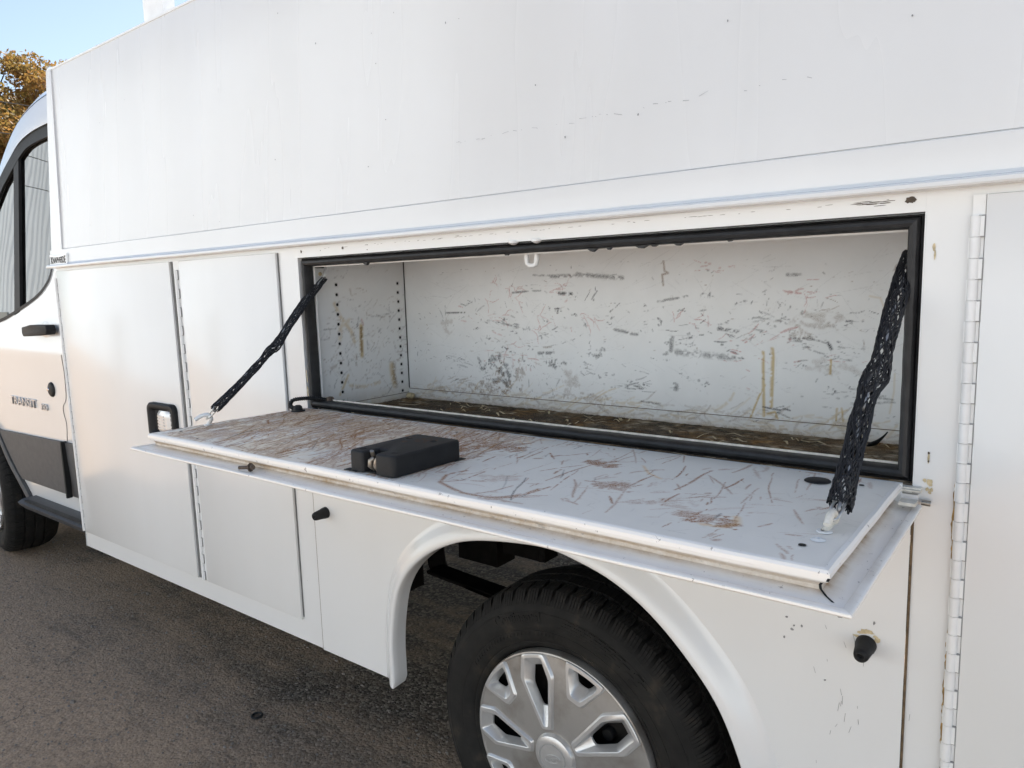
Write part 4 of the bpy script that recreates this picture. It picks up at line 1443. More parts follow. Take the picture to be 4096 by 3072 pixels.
tray.matrix_basis = Matrix.Translation((0, -0.012, 1.015)) @ Matrix.Rotation(R(-1.0), 4, 'X') @ Matrix.Translation((0, 0.012, -1.015))
# flexible wire conduit
P = spline([(-1.5240, -0.060, 1.043), (-1.538, -0.061, 1.0410), (-1.554, -0.057, 1.0468), (-1.5575, -0.046, 1.0570), (-1.5435, -0.030, 1.0605), (-1.5280, 0.000, 1.0590), (-1.5110, 0.030, 1.0520)], 130)
G().tube(P, [0.0050 + 0.0009 * math.sin(i * 1.35) for i in range(130)], 10).build('wire_conduit', 'rubber', tray, 60)
G().lathe([(0.0001, 0.016), (0.006, 0.0155), (0.010, 0.012), (0.0115, 0.005), (0.012, 0.003), (0.017, 0.003), (0.0175, 0.0)], (-1.5185, -0.060, FT + 0.0002), 'z', 18).build('conduit_boot', 'rubber', tray, 40)
G().lathe([(0.0001, -0.012), (0.0085, -0.010), (0.0095, 0.0), (0.0085, 0.006), (0.0001, 0.007)], (-1.508, 0.034, 1.0515), 'y', 14).build('conduit_boot', 'bolt_rust', tray, 40)

# ================================================================ DOOR STAYS: chain in a braided sleeve
def stay(pts, base, hook, tip, top, bulge_t, width, bend):
    path = spline(pts, 150)
    st_root = None
    # braid
    g = G()
    Lp = len(path)
    tn = np.gradient(path, axis=0)
    tn /= np.linalg.norm(tn, axis=1)[:, None]
    view = np.array([0.25, -1.0, 0.15])
    A_ = np.cross(tn, view)
    A_ /= np.linalg.norm(A_, axis=1)[:, None]
    B_ = np.cross(tn, A_)
    tt = np.linspace(0, 1, Lp)
    rad = width * (0.86 + 0.10 * np.sin(tt * 9 + 1) + 0.42 * np.exp(-((tt - bulge_t) / 0.065) ** 2) + 0.16 * np.exp(-((tt - bulge_t + 0.17) / 0.05) ** 2) + 0.10 * np.exp(-((tt - 0.02) / 0.06) ** 2))
    rad *= 1 - 0.22 * np.exp(-((tt - 1.0) / 0.06) ** 2)
    Ns = 26
    turns = 1.5
    for d in (1, -1):
        for i in range(Ns):
            ph = 2 * math.pi * i / Ns + d * 2 * math.pi * turns * tt + 0.25 * np.sin(tt * 23 + i * 1.7) * (0.6 + np.exp(-((tt - bulge_t) / 0.1) ** 2))
            rr_ = rad * (1 + 0.035 * d * np.cos(np.arange(Lp) * 0.9 + i * math.pi)) + 0.0006 * np.sin(tt * 40 + i * 2.1)
            k0 = int(3 * abs(math.sin(i * 7.3)))
            Q_ = path + A_ * (np.cos(ph) * rr_)[:, None] + B_ * (np.sin(ph) * rr_ * 0.62)[:, None]
            g.tube(Q_[k0::2], 0.00088, 4, cap=False)
    sl = g.build('stay_sleeve', 'net_black', TR, 60, fix=False)
    # chain links inside
    nl = 17
    kmesh = None
    for i in range(nl):
        t = (i + 0.5) / nl
        k = int(t * (Lp - 1))
        c = Vector(path[k]); t_ = Vector(tn[k])
        a_ = Vector(A_[k]) if i % 2 else Vector(B_[k])
        n_ = t_.cross(a_)
        if kmesh is None:
            gg = G()
            q = [(0.0175 * math.cos(u) * (1.0), 0.0062 * math.sin(u), 0) for u in np.linspace(0, 2 * math.pi, 17)]
            gg.tube(q, 0.0019, 6, cap=False)
            o = gg.build('chain_link', 'chain_steel', sl, 60)
            kmesh = o
        else:
            o = copy_of(kmesh, sl, name='chain_link')
        mt = Matrix((t_, a_, n_)).transposed().to_4x4()
        mt.translation = c
        o.matrix_basis = mt
    # end loop to the hook
    g = G()
    e0 = Vector(path[4]); hk = Vector(hook)
    a_ = Vector(A_[0]) * 0.0055
    ax = (hk - e0).normalized()
    u_pts = [e0 + a_, e0.lerp(hk, .6) + a_ * 1.1, hk + a_ * .8, hk + ax * .004 + a_ * .2, hk + ax * .004 - a_ * .2, hk - a_ * .8, e0.lerp(hk, .6) - a_ * 1.1, e0 - a_]
    g.tube(spline([tuple(q) for q in u_pts], 40), 0.0019, 8)
    g.build('end_loop', 'zinc', sl, 60)
    # bent rod hook on the tray
    b0, tp = Vector(base), Vector(tip)
    hp = spline([tuple(b0), tuple(b0 + (hk - b0) * .45 + Vector((0.002, 0.006, 0.002))), tuple(hk + Vector((0.002, 0.006, -0.004))), tuple(hk + Vector((0.0, 0.002, 0.0055))), tuple(hk.lerp(tp, .5) + Vector((0, 0, .006))), tuple(tp)], 28)
    G().tube(hp, 0.0046, 10).build('hook', 'old_white' if base[0] > -0.5 else 'white_trim', sl, 60)
    G().lathe([(0.0046, 0.0018), (0.0085, 0.0014), (0.0092, 0.0)], (base[0], base[1], FTS), 'z', 18).build('hook_washer', 'white_trim', sl, 50)
    # upper bracket on the compartment wall
    t0, t1 = Vector(path[-3]), Vector(top)
    G().tube([tuple(t0), tuple(t0.lerp(t1, .5)), tuple(t1)], [0.0035, 0.0042, 0.0045], 8).build('upper_hook', 'white_trim', sl, 60)
    return sl


stay([(-1.4860, -0.302, 1.0800), (-1.5060, -0.225, 1.1235), (-1.5270, -0.150, 1.1690), (-1.5360, -0.115, 1.1935), (-1.5395, -0.095, 1.2030), (-1.5450, -0.040, 1.2610), (-1.5420, 0.010, 1.3150), (-1.5310, 0.060, 1.3660)],
     (-1.5350, -0.2930, FTS), (-1.5130, -0.3035, 1.0600), (-1.5300, -0.325, 1.0565), (-1.5560, 0.088, 1.392), 0.50, 0.0122, 0)
stay([(-0.1955, -0.280, 1.0640), (-0.1985, -0.225, 1.0955), (-0.1965, -0.170, 1.1550), (-0.1945, -0.140, 1.1870), (-0.1900, -0.110, 1.2080), (-0.1890, -0.050, 1.2640), (-0.1862, 0.010, 1.3200), (-0.1850, 0.060, 1.3660)],
     (-0.2062, -0.2990, FTS), (-0.1990, -0.2935, 1.0560), (-0.2000, -0.3130, 1.0520), (-0.170, 0.085, 1.392), 0.46, 0.0130, 1)

# ================================================================ small fittings on the side
def bumper(x, z, tilt):
    g = G()
    pr_ = [(0.0001, -0.034), (0.0028, -0.034), (0.0032, -0.038), (0.0060, -0.0405), (0.0098, -0.0385), (0.0112, -0.034), (0.0122, -0.024), (0.0136, -0.013), (0.0148, -0.008), (0.0152, 0.0)]
    g.lathe(pr_, (0, 0, 0), 'y', 24)
    o = g.build('rubber_bumper', 'rubber', TR, 45)
    o.matrix_basis = Matrix.Translation((x, -0.0002, z)) @ Matrix.Rotation(R(tilt), 4, 'X')
    return o
bumper(-1.5120, 0.7560, 2)
bumper(-0.2120, 0.7680, 5)

# bolt resting in the gutter of the drop door
gb = G()
gb.lathe([(0.0001, -0.006), (0.0048, -0.006), (0.0055, -0.005), (0.0055, 0.0)], (0, 0, 0), 'x', 6)
gb.lathe([(0.0055, 0.0), (0.0080, 0.0), (0.0082, 0.0012), (0.0001, 0.0013)], (0, 0, 0), 'x', 20)
gb.tube([(0.001 + 0.0011 * i, 0, 0) for i in range(24)], [0.0030 + 0.0005 * (i % 2) for i in range(24)], 10)
bolt = gb.build('bolt', 'bolt_rust', None, 30)
bolt.matrix_basis = Matrix.Translation((-1.1590, -0.4305, 1.0200)) @ Matrix.Rotation(R(197), 4, 'Z') @ Matrix.Rotation(R(5), 4, 'Y')
tag(bolt, 'rusty hex head bolt lying in the gutter of the folded-down door', 'bolt')

# black rubber scrap curled on the compartment floor
g = G()
v, f = [], []
for i in range(9):
    t = i / 8
    a = -0.2 + 1.9 * t
    c_ = (-0.285 + 0.030 * t, 0.335 + 0.012 * math.sin(a), FZ + 0.004 + 0.024 * t * t)
    w_ = 0.004 + 0.010 * math.sin(math.pi * (0.15 + 0.8 * t))
    for s_ in (-1, 1):
        v.append((c_[0] + s_ * w_ * 0.35, c_[1] - s_ * w_ * 0.4, c_[2] + s_ * w_ * 0.6))
for i in range(8):
    f.append((2 * i, 2 * i + 1, 2 * i + 3, 2 * i + 2))
g.add(v, f)
sq = g.build('rubber_scrap', 'rubber', None, 60)
mod = sq.modifiers.new('thickness', 'SOLIDIFY')
mod.thickness = 0.0022
tag(sq, 'curled black rubber scrap at the right end of the compartment floor', 'scrap')
# crumpled brown lump in the back left corner
bm = bmesh.new()
bmesh.ops.create_icosphere(bm, subdivisions=2, radius=0.011)
for q in bm.verts:
    q.co = Vector((q.co.x * 1.3, q.co.y, q.co.z * 0.9)) * (0.75 + 0.5 * random.random()) + Vector((-1.545, 0.362, FZ + 0.009))
lump = bmo('debris_lump', bm, 'tan_stain', None, 25)
tag(lump, 'crumpled brown lump in the back left corner of the compartment', 'debris')

# --- stains, chips and scratches on the outside paint (thin marks, a fraction of a millimetre proud)
def splat(g, x, z, rx, rz, y, n=11, jag=0.45):
    P = []
    for k in range(n):
        a = 2 * math.pi * k / n
        s_ = 1 - jag * rng.random()
        P.append((x + rx * s_ * math.cos(a), y, z + rz * s_ * math.sin(a)))
    g.add(P, [tuple(range(n))])
g = G()     # scratch line across the upper panel, all at one height
xs = -1.04
while xs < -0.32:
    if rng.random() < 0.75:
        z = 1.627 + rng.normal(0, 0.0022)
        ln = 0.002 + 0.014 * rng.random() ** 2
        y = lean(z) - 0.0022
        h = 0.0004 + 0.0005 * rng.random()
        tl = rng.normal(0, 0.25)
        g.add([(xs, y, z), (xs + ln, y, z + ln * tl - h * .3), (xs + ln, y, z + ln * tl + h * .4), (xs, y, z + h)], [(0, 1, 2, 3)])
    xs += 0.004 + 0.03 * rng.random()
for i in range(26):
    x, z = -2.9 + 2.8 * rng.random(), 1.53 + 0.5 * rng.random()
    splat(g, x, z, 0.0009 + .0014 * rng.random(), 0.0012 + .0022 * rng.random(), lean(z) - 0.0024, 7)
tag(g.build('scratches', 'scratch_grey', TR), kind='stuff')
g = G()
for x, z in ((-0.25, 0.804), (-0.32, 0.769), (-0.323, 0.762), (-0.308, 0.772), (-0.335, 0.745), (-0.332, 0.781), (-0.202, 0.805), (-0.27, 0.69)):
    splat(g, x, z, 0.0018 + .002 * rng.random(), 0.0016 + .002 * rng.random(), -0.0006, 7)
splat(g, -0.250, 0.804, 0.007, 0.0045, -0.0007, 6, 0.5)
for i in range(22):
    x, z = -0.245 + 0.03 * rng.normal(), 0.62 + 0.10 * rng.normal()
    a = 1.57 + rng.normal(0, .3); ln = 0.004 + .012 * rng.random()
    g.add([(x, -0.0006, z), (x + .0006, -0.0006, z), (x + .0005 + ln * math.cos(a), -0.0006, z + ln * math.sin(a)), (x + ln * math.cos(a), -0.0006, z + ln * math.sin(a))], [(0, 1, 2, 3)])
# scrape along the fender arch
for i in range(14):
    x = -0.86 + 0.02 * i + rng.normal(0, .004)
    z = 0.838 - 0.02 * ((x + 0.79) / 0.2) ** 2 + rng.normal(0, .002) - 0.006
    g.add([(x, -0.0185, z), (x + .012, -0.0185, z - .0012), (x + .012, -0.0185, z - .0004), (x, -0.0185, z + .0008)], [(0, 1, 2, 3)])
tag(g.build('paint_chips', 'scratch_grey', TR), kind='stuff')
g = G()
pts = []
nn = 120
for i in range(nn + 1):      # rust line along the rear hinge
    z = 1.040 - 0.615 * i / nn
    wd = 0.0006 + 0.0030 * max(0.0, math.sin(i * 0.11 + 0.6) * 0.5 + 0.45) * (0.5 + 0.7 * rng.random()) + 0.002 * rng.random() ** 4
    pts.append((z, wd))
for i in range(nn):
    g.add([(-0.1040, 0.0030, pts[i][0]), (-0.1048 - pts[i][1], 0.0033, pts[i][0]), (-0.1048 - pts[i + 1][1], 0.0033, pts[i + 1][0]), (-0.1040, 0.0030, pts[i + 1][0])], [(0, 1, 2, 3)])
tag(g.build('rust_streak', 'rust_stain', TR), kind='stuff')
g = G()
for i in range(12):      # glue remains round the right bumper
    a = 0.3 + 2.6 * rng.random()
    splat(g, -0.211 + 0.016 * math.cos(a), 0.772 + 0.017 * math.sin(a), 0.003 + .004 * rng.random(), 0.002 + .003 * rng.random(), -0.0006 - i * 2e-5, 8)
splat(g, -0.1470, 1.369, 0.0022, 0.007, 0.0030, 10, .3)
splat(g, -0.1455, 1.358, 0.0016, 0.008, 0.0029, 10, .3)
splat(g, -0.1410, 1.071, 0.0016, 0.010, 0.0030, 10, .4)
for i in range(9):
    splat(g, -1.5600 + .003 * rng.random(), 1.055 + .075 * rng.random(), 0.0022, 0.008, 0.0031 - i * 2e-5, 9)
for i in range(10):
    splat(g, -0.146 + .014 * rng.random(), 1.018 + .02 * rng.random(), 0.003, 0.004, 0.0031 - i * 2e-5, 9)
tag(g.build('glue_marks', 'tan_stain', TR), kind='stuff')
g = G()
for i in range(14):      # greasy rub mark above the opening
    splat(g, -0.1784 + 0.004 * math.cos(i * 2.4) * (i / 14), 1.4352 + 0.0024 * math.sin(i * 2.4) * (i / 14), 0.0050, 0.0036, 0.0030 - i * 2e-5, 11, 0.4)
for i in range(16):
    x = -0.20 - 0.05 * rng.random()
    splat(g, x, 1.4345 + rng.normal(0, .0016), 0.010, 0.0005, 0.0029 - i * 1e-5, 8, .3)
for x, z, a, b in ((-1.5464, 1.4325, .004, .005), (-1.3866, 1.4340, .004, .005), (-1.47, 1.432, .0015, .002), (-1.3, 1.425, .004, .001), (-0.141, 1.078, .002, .0025), (-0.1408, 1.066, .0015, .002)):
    splat(g, x, z, a, b, 0.0029, 8)
for i in range(60):
    x = -1.5 + 1.3 * rng.random()
    splat(g, x, 1.437 + rng.normal(0, .0008) , 0.002 + .006 * rng.random(), 0.0004, 0.0030, 7, .3)
tag(g.build('grease_marks', 'dark_stain', TR), kind='stuff')

# ladder rack upright on the roof
g = G()
g.box(-2.425, -2.305, 0.115, 0.155, ZTOP + 0.002, ZTOP + 0.55)
g.box(-2.435, -2.262, 0.10, 0.19, ZTOP + 0.0025, ZTOP + 0.012)
rack = g.build('rack_upright', 'white_trim', TR)
G().box(-2.38, -2.35, 0.156, 2.0, ZTOP + 0.45, ZTOP + 0.53).build('rack_crossbar', 'white_trim', TR)

# ================================================================ WHEELS
def polar(c, r_, a, y):
    return (c[0] + r_ * math.cos(a), y, c[2] + r_ * math.sin(a))


def make_wheel(c, y0, near=True):
    """c: hub x, z; y0: depth of the outer sidewall"""
    C_ = (c[0], 0, c[1])
    wh = G().lathe([(0.225, y0 + 0.03), (0.20, y0 + 0.05), (0.195, y0 + 0.20), (0.225, y0 + 0.22)], (c[0], 0, c[1]), 'y', 64).build('wheel', 'undercarriage', TR, 40)
    prof = [(0.2205, .030), (0.2235, .024), (0.2300, .0175), (0.2370, .0150), (0.2385, .0160), (0.2405, .0135), (0.2530, .0085), (0.2660, .0052), (0.2672, .0062), (0.2690, .0050), (0.2850, .0030),
            (0.3050, .0050), (0.3062, .0062), (0.3080, .0058), (0.3190, .0105), (0.3270, .0170), (0.3330, .0260), (0.3385, .0420), (0.3405, .0700), (0.3410, .0790), (0.3415, .1200), (0.3410, .1650),
            (0.3400, .1950), (0.3330, .2200), (0.3190, .2380), (0.2850, .2450), (0.2400, .2350), (0.2205, .2200)]
    G().lathe([(a, y0 + b) for a, b in prof], (c[0], 0, c[1]), 'y', 128).build('tyre', 'tyre_rubber', wh, 35)
    # shoulder lugs, each a block of sipes
    def lug(mirror):
        g = G()
        nlug = 60
        pit = 2 * math.pi / nlug
        for s_ in range(4):
            a0 = -pit * 0.40 + s_ * pit * 0.20
            a1 = a0 + pit * 0.168
            rows = []
            for (rr_, yy, dk) in ((0.3205, 0.0110, 0.0), (0.3300, 0.0185, 0.0), (0.3395, 0.0280, 0.006), (0.3455, 0.0370, 0.012), (0.3480, 0.0520, 0.004), (0.3495, 0.0730, 0.014)):
                yq = y0 + (yy if not mirror else 0.244 - yy)
                lo = 0.3150 if rr_ < 0.325 else 0.330
                rows.append([(rr_, a0 + dk, yq), (rr_, a1 + dk, yq), (min(lo, rr_ - 0.004), a1 + dk, yq + (0.004 if not mirror else -0.004)), (min(lo, rr_ - 0.004), a0 + dk, yq + (0.004 if not mirror else -0.004))])
            v = [(q[0] * math.cos(q[1]), q[2], q[0] * math.sin(q[1])) for rw in rows for q in rw]
            f = []
            for i in range(len(rows) - 1):
                for k in range(4):
                    f.append((i * 4 + k, i * 4 + (k + 1) % 4, (i + 1) * 4 + (k + 1) % 4, (i + 1) * 4 + k))
            f.append((0, 1, 2, 3)); f.append(tuple(4 * (len(rows) - 1) + k for k in range(4)))
            g.add(v, f)
        return g
    src = lug(False).build('tread_block', 'tyre_rubber', wh)
    nlug = 60
    for i in range(nlug):
        o = src if i == 0 else copy_of(src, wh, name='tread_block')
        o.matrix_basis = Matrix.Translation((c[0], 0, c[1])) @ Matrix.Rotation(-2 * math.pi * i / nlug, 4, 'Y')
    # inner ribs with fine sipes, and far shoulder
    g = G()
    for (ya, yb_, ns, sk) in ((0.0815, 0.1170, 150, .010), (0.1255, 0.1600, 150, -.010), (0.1690, 0.2150, 90, .012)):
        for i in range(ns):
            a0 = 2 * math.pi * i / ns
            da = 2 * math.pi / ns * 0.90
            jag0 = 0.0022 * math.sin(i * 0.84)
            v = []
            for rr_ in (0.338, 0.3495):
                for (a, y) in ((a0, ya + jag0), (a0 + da, ya + jag0), (a0 + da + sk, yb_ + jag0), (a0 + sk, yb_ + jag0)):
                    rq = rr_ - (0.012 if (rr_ > 0.34 and y > 0.2) else 0)
                    v.append((c[0] + rq * math.cos(a), y0 + y, c[1] + rq * math.sin(a)))
            g.add(v, [(0, 1, 2, 3), (4, 5, 6, 7), (0, 1, 5, 4), (1, 2, 6, 5), (2, 3, 7, 6), (3, 0, 4, 7)])
    g.build('tread_rib', 'tyre_rubber', wh)
    # sidewall lettering and hatch pattern
    def arcwarp(rad, ang):
        def w_(a, b, cc):
            th = ang - a / rad
            rq = rad + b
            return Vector((c[0] + rq * math.cos(th), y0 + 0.0042 - cc + 0.00012 * 0, c[1] + rq * math.sin(th)))
        return w_
    plain_off = 0.0
    text('sidewall_lettering', 'Continental', 0.0345, 0.0017, 'tyre_rubber', wh, (0, 0, 0), sx=0.80, offset=0.0004, warp=arcwarp(0.2935, R(110)))
    g = G()
    for ka in range(9):
        for kr in range(4):
            if (ka + kr) % 2 and ka > 5:
                continue
            a = R(90 - ka * 4.6 - kr * 1.6)
            r0 = 0.279 + kr * 0.0068
            w_ = R(3.2)
            g.add([(c[0] + rr_ * math.cos(aa), y0 + yy, c[1] + rr_ * math.sin(aa)) for yy in (0.0022, 0.0060) for rr_, aa in ((r0, a), (r0, a - w_), (r0 + 0.005, a - w_ - R(1.2)), (r0 + 0.005, a - R(1.2)))],
                  [(0, 1, 2, 3), (4, 5, 6, 7), (0, 1, 5, 4), (1, 2, 6, 5), (2, 3, 7, 6), (3, 0, 4, 7)])
    for ka in range(26):
        a = R(150 - ka * 2.4)
        g.add([(c[0] + rr_ * math.cos(aa), y0 + yy, c[1] + rr_ * math.sin(aa)) for yy in (0.0055, 0.0085) for rr_, aa in ((0.2555, a), (0.2555, a - R(0.9)), (0.2655, a - R(2.0)), (0.2655, a - R(1.1)))],
              [(0, 1, 2, 3), (4, 5, 6, 7), (0, 1, 5, 4), (1, 2, 6, 5), (2, 3, 7, 6), (3, 0, 4, 7)])
    g.build('sidewall_pattern', 'tyre_rubber', wh)
    # wheel cover: dished disc, raised frames round five long and five short openings
    yc = y0 + 0.020
    def prof_h(rr_):          # how far the cover face stands out of the rim plane
        t = rr_ / 0.2195
        return 0.010 + 0.016 * (1 - t ** 2.2)
    cov_prof = [(0.2195, .0125), (0.2190, .002), (0.2165, -.0035), (0.2120, -.0045)]
    big_ang = [107 + 72 * k for k in range(5)]
    sml_ang = [71 + 72 * k for k in range(5)]
    BIG_O = [(0.2150, .0300), (0.1660, .0425), (0.0590, .0125)]
    BIG_I = [(0.2070, .0215), (0.1600, .0320), (0.0650, .0055)]
    BIG_H = [(0.1870, .0125), (0.1500, .0230), (0.1010, .0100)]
    SML_O = [(0.2165, .0460), (0.1980, .0435), (0.1430, .0170)]
    SML_I = [(0.2080, .0350), (0.1920, .0330), (0.1530, .0115)]
    SML_H = [(0.2000, .0235), (0.1930, .0240), (0.1730, .0130)]
    def poly_of(T, ang, grow=0.0, rnd=3):
        Ro, ho = T[0][0] + grow, T[0][1] + grow
        outer = [(math.sqrt(Ro * Ro - (ho * q) ** 2), ho * q) for q in (-1, -0.5, 0, 0.5, 1)]
        P = outer + [(T[1][0], T[1][1] + grow), (T[2][0] - grow, T[2][1] + grow * .6), (T[2][0] - grow, -T[2][1] - grow * .6), (T[1][0], -T[1][1] - grow)]
        # round the corners a little
        Q_ = []
        n_ = len(P)
        for i in range(n_):
            a, b, d = np.array(P[i - 1]), np.array(P[i]), np.array(P[(i + 1) % n_])
            l1, l2 = np.linalg.norm(a - b), np.linalg.norm(d - b)
            k_ = min(0.006, l1 * .3, l2 * .3)
            p0, p2 = b + (a - b) / l1 * k_, b + (d - b) / l2 * k_
            for t in (0, .5, 1):
                Q_.append((1 - t) ** 2 * p0 + 2 * t * (1 - t) * b + t * t * p2)
        ca, sa = math.cos(R(ang)), math.sin(R(ang))
        return [(q[0] * ca - q[1] * sa, q[0] * sa + q[1] * ca) for q in Q_]
    def inside(P, x, z):
        c_ = False
        j = len(P) - 1
        for i in range(len(P)):
            if (P[i][1] > z) != (P[j][1] > z) and x < (P[j][0] - P[i][0]) * (z - P[i][1]) / (P[j][1] - P[i][1]) + P[i][0]:
                c_ = not c_
            j = i
        return c_
    cut = [poly_of(BIG_O, a, -0.004) for a in big_ang] + [poly_of(SML_O, a, -0.004) for a in sml_ang]
    g = G()
    nr, na = 48, 300
    vid = {}
    v, f = [], []
    rs = np.linspace(0.030, 0.2120, nr)
    for i, rr_ in enumerate(rs):
        for k in range(na):
            a = 2 * math.pi * k / na
            v.append((c[0] + rr_ * math.cos(a), yc - prof_h(rr_), c[1] + rr_ * math.sin(a)))
    for i in range(nr - 1):
        rm = 0.5 * (rs[i] + rs[i + 1])
        for k in range(na):
            a = 2 * math.pi * (k + 0.5) / na
            x, z = rm * math.cos(a), rm * math.sin(a)
            if rm > 0.05 and any(inside(P, x, z) for P in cut):
                continue
            k2 = (k + 1) % na
            f.append((i * na + k, i * na + k2, (i + 1) * na + k2, (i + 1) * na + k))
    g.add(v, f)
    h0 = prof_h(0.2120)
    g.lathe([(0.2120, -h0), (0.2150, -h0 - 0.0015), (0.2180, -h0 - 0.0005), (0.2195, -h0 + 0.004), (0.2195, 0.008)], (c[0], yc, c[1]), 'y', 128)
    cov = g.build('wheel_cover', 'cover_face', wh, 40)
    for T_O, T_I, T_H, angs, nm in ((BIG_O, BIG_I, BIG_H, big_ang, 'spoke_frame'), (SML_O, SML_I, SML_H, sml_ang, 'spoke_frame')):
        for ang in angs:
            loops = []
            def at(P, dy):
                return [(c[0] + x, yc - prof_h(math.hypot(x, z)) + dy, c[1] + z) for x, z in P]
            loops.append(at(poly_of([(min(T_O[0][0], 0.2118), T_O[0][1])] + T_O[1:], ang, 0.0045), 0.0020))
            loops.append(at(poly_of(T_O, ang, 0.0), -0.0052))
            loops.append(at(poly_of(T_O, ang, -0.0012), -0.0060))
            loops.append(at(poly_of(T_I, ang, 0.0006), -0.0060))
            loops.append(at(poly_of(T_I, ang, -0.0006), -0.0050))
            loops.append(at(poly_of(T_H, ang, 0.0), 0.0125))
            loops.append(at(poly_of(T_H, ang, -0.001), 0.0160))
            v = [p for l in loops for p in l]
            m = len(loops[0])
            f = []
            for i in range(len(loops) - 1):
                for k in range(m):
                    f.append((i * m + k, i * m + (k + 1) % m, (i + 1) * m + (k + 1) % m, (i + 1) * m + k))
            mo(nm, v, f, 'cover_silver', wh, 28)
    # hub dome and centre cap
    g = G()
    g.lathe([(0.052, -0.020), (0.050, -0.026), (0.046, -0.0335), (0.040, -0.0365), (0.0335, -0.0372), (0.0325, -0.0350), (0.0312, -0.0350), (0.0302, -0.0378), (0.0200, -0.0386), (0.0001, -0.0390)], (c[0], yc, c[1]), 'y', 64)
    g.build('hub_cap', 'cover_silver', wh, 30)
    g = G()
    v, f = [], []
    na = 48
    for (k_, dy) in ((1.0, -0.0385), (1.0, -0.0400), (0.90, -0.0400), (0.90, -0.0385)):
        for i in range(na):
            a = 2 * math.pi * i / na
            v.append((c[0] + 0.0205 * k_ * math.cos(a), yc + dy, c[1] + 0.0098 * (k_ if k_ == 1 else 0.82) * math.sin(a)))
    for i in range(3):
        for k in range(na):
            f.append((i * na + k, i * na + (k + 1) % na, (i + 1) * na + (k + 1) % na, (i + 1) * na + k))
    g.add(v, f)
    emb = g.build('cap_emblem', 'cover_silver', wh, 40)
    lt = text('cap_lettering', 'Ford', 0.0165, 0.0005, 'cover_silver', wh, (c[0], yc - 0.0394, c[1] - 0.0002), shear=0.35, sx=0.95)
    for o in (emb, lt):      # the cap stopped with its emblem tilted
        o.matrix_basis = Matrix.Translation((c[0], 0, c[1])) @ Matrix.Rotation(R(-18), 4, 'Y') @ Matrix.Translation((-c[0], 0, -c[1]))
    # dark brake and rim behind the openings
    G().lathe([(0.0001, 0.040), (0.16, 0.042), (0.19, 0.036), (0.218, 0.030)], (c[0], yc, c[1]), 'y', 48).build('rim', 'undercarriage', wh, 40)
    for k in range(5):
        a = R(30 + 72 * k)
        G().lathe([(0.0001, 0.026), (0.012, 0.026), (0.014, 0.030), (0.014, 0.041)], (c[0] + 0.11 * math.cos(a), yc, c[1] + 0.11 * math.sin(a)), 'y', 16).build('rim_boss', 'rubber', wh, 40)
    return wh


make_wheel((-0.795, 0.350), 0.000)
fw = make_wheel((-4.430, 0.350), 0.110)
fw.matrix_basis = Matrix.Translation((-4.43, 0.232, 0)) @ Matrix.Rotation(R(-7.5), 4, 'Z') @ Matrix.Translation((4.43, -0.232, 0))   # steered
# far-side wheels, plain
for hx in (-0.795, -4.43):
    G().lathe([(0.0001, 2.02), (0.20, 2.02), (0.22, 2.01), (0.31, 2.01), (0.345, 1.99), (0.35, 1.93), (0.345, 1.82), (0.30, 1.79), (0.0001, 1.80)], (hx, 0, 0.35), 'y', 48).build('wheel', 'tyre_rubber', TR, 40)

# ================================================================ CAB
def cy(x, z):
    y = 0.100 + max(0.0, z - 1.25) * 0.10
    y += 0.010 * ((min(z, 1.25) - 0.95) / 0.35) ** 2
    y -= 0.010 * math.exp(-((z - 1.10) / 0.05) ** 2) * 0.4
    return y


wbot = [(-4.52, 1.20), (-4.25, 1.205), (-3.967, 1.234), (-3.743, 1.284), (-3.539, 1.341), (-3.431, 1.395), (-3.387, 1.444), (-3.350, 1.55), (-3.325, 1.72), (-3.310, 1.88), (-3.315, 1.965), (-3.345, 2.010)]
wb = [tuple(p) for p in spline(wbot, 60)]
arch = [(-3.905, 0.385), (-3.909, 0.397), (-3.976, 0.471), (-4.067, 0.567), (-4.152, 0.691), (-4.235, 0.735), (-4.33, 0.745), (-4.43, 0.725), (-4.52, 0.66), (-4.60, 0.56), (-4.66, 0.44), (-4.68, 0.38)]
ar = [tuple(p) for p in spline(arch, 40)]
poly = [(-3.0, 0.385)] + ar + [(-5.50, 0.38), (-5.58, 0.55), (-5.58, 0.85), (-5.50, 1.05), (-5.05, 1.22), (-4.62, 1.29)] + wb + [(-3.30, 2.035), (-3.0, 2.05)]
cabside = sheet('cab_side', poly, cy, 'cab_paint', TR, 0.01, 0.04, 40)
# glass, divider bar and black surround
gtop = [(-3.345, 2.012), (-3.596, 2.000), (-3.711, 1.972), (-3.885, 1.880), (-3.965, 1.828), (-4.16, 1.66), (-4.35, 1.46), (-4.50, 1.26), (-4.52, 1.20)]
gt = [tuple(p) for p in spline(gtop, 40)]
sheet('side_window', [p for p in wb] + gt[1:-1], lambda x, z: cy(x, z) + 0.012, 'window_glass', cabside, 0.004, 0.05, 40)
ftop = [(-3.30, 2.052), (-3.387, 2.056), (-3.611, 2.042), (-3.777, 2.000), (-3.978, 1.888), (-4.20, 1.705), (-4.42, 1.47), (-4.57, 1.26), (-4.60, 1.20)]
ft = [tuple(p) for p in spline(ftop, 40)]
sheet('window_surround', list(reversed([(x + 0.0, z - 0.004) for x, z in gt])) + [(-3.30, 2.010)] + ft, lambda x, z: cy(x, z) - 0.002, 'plastic_black', cabside, 0.012, 0.05, 40)
# thin black seal along the lower edge of the glass
v, f = [], []
for x, z in wb:
    dy = cy(x, z)
    v += [(x, dy - 0.003, z - 0.003), (x, dy - 0.0035, z + 0.010)]
for i in range(len(wb) - 1):
    f.append((2 * i, 2 * i + 2, 2 * i + 3, 2 * i + 1))
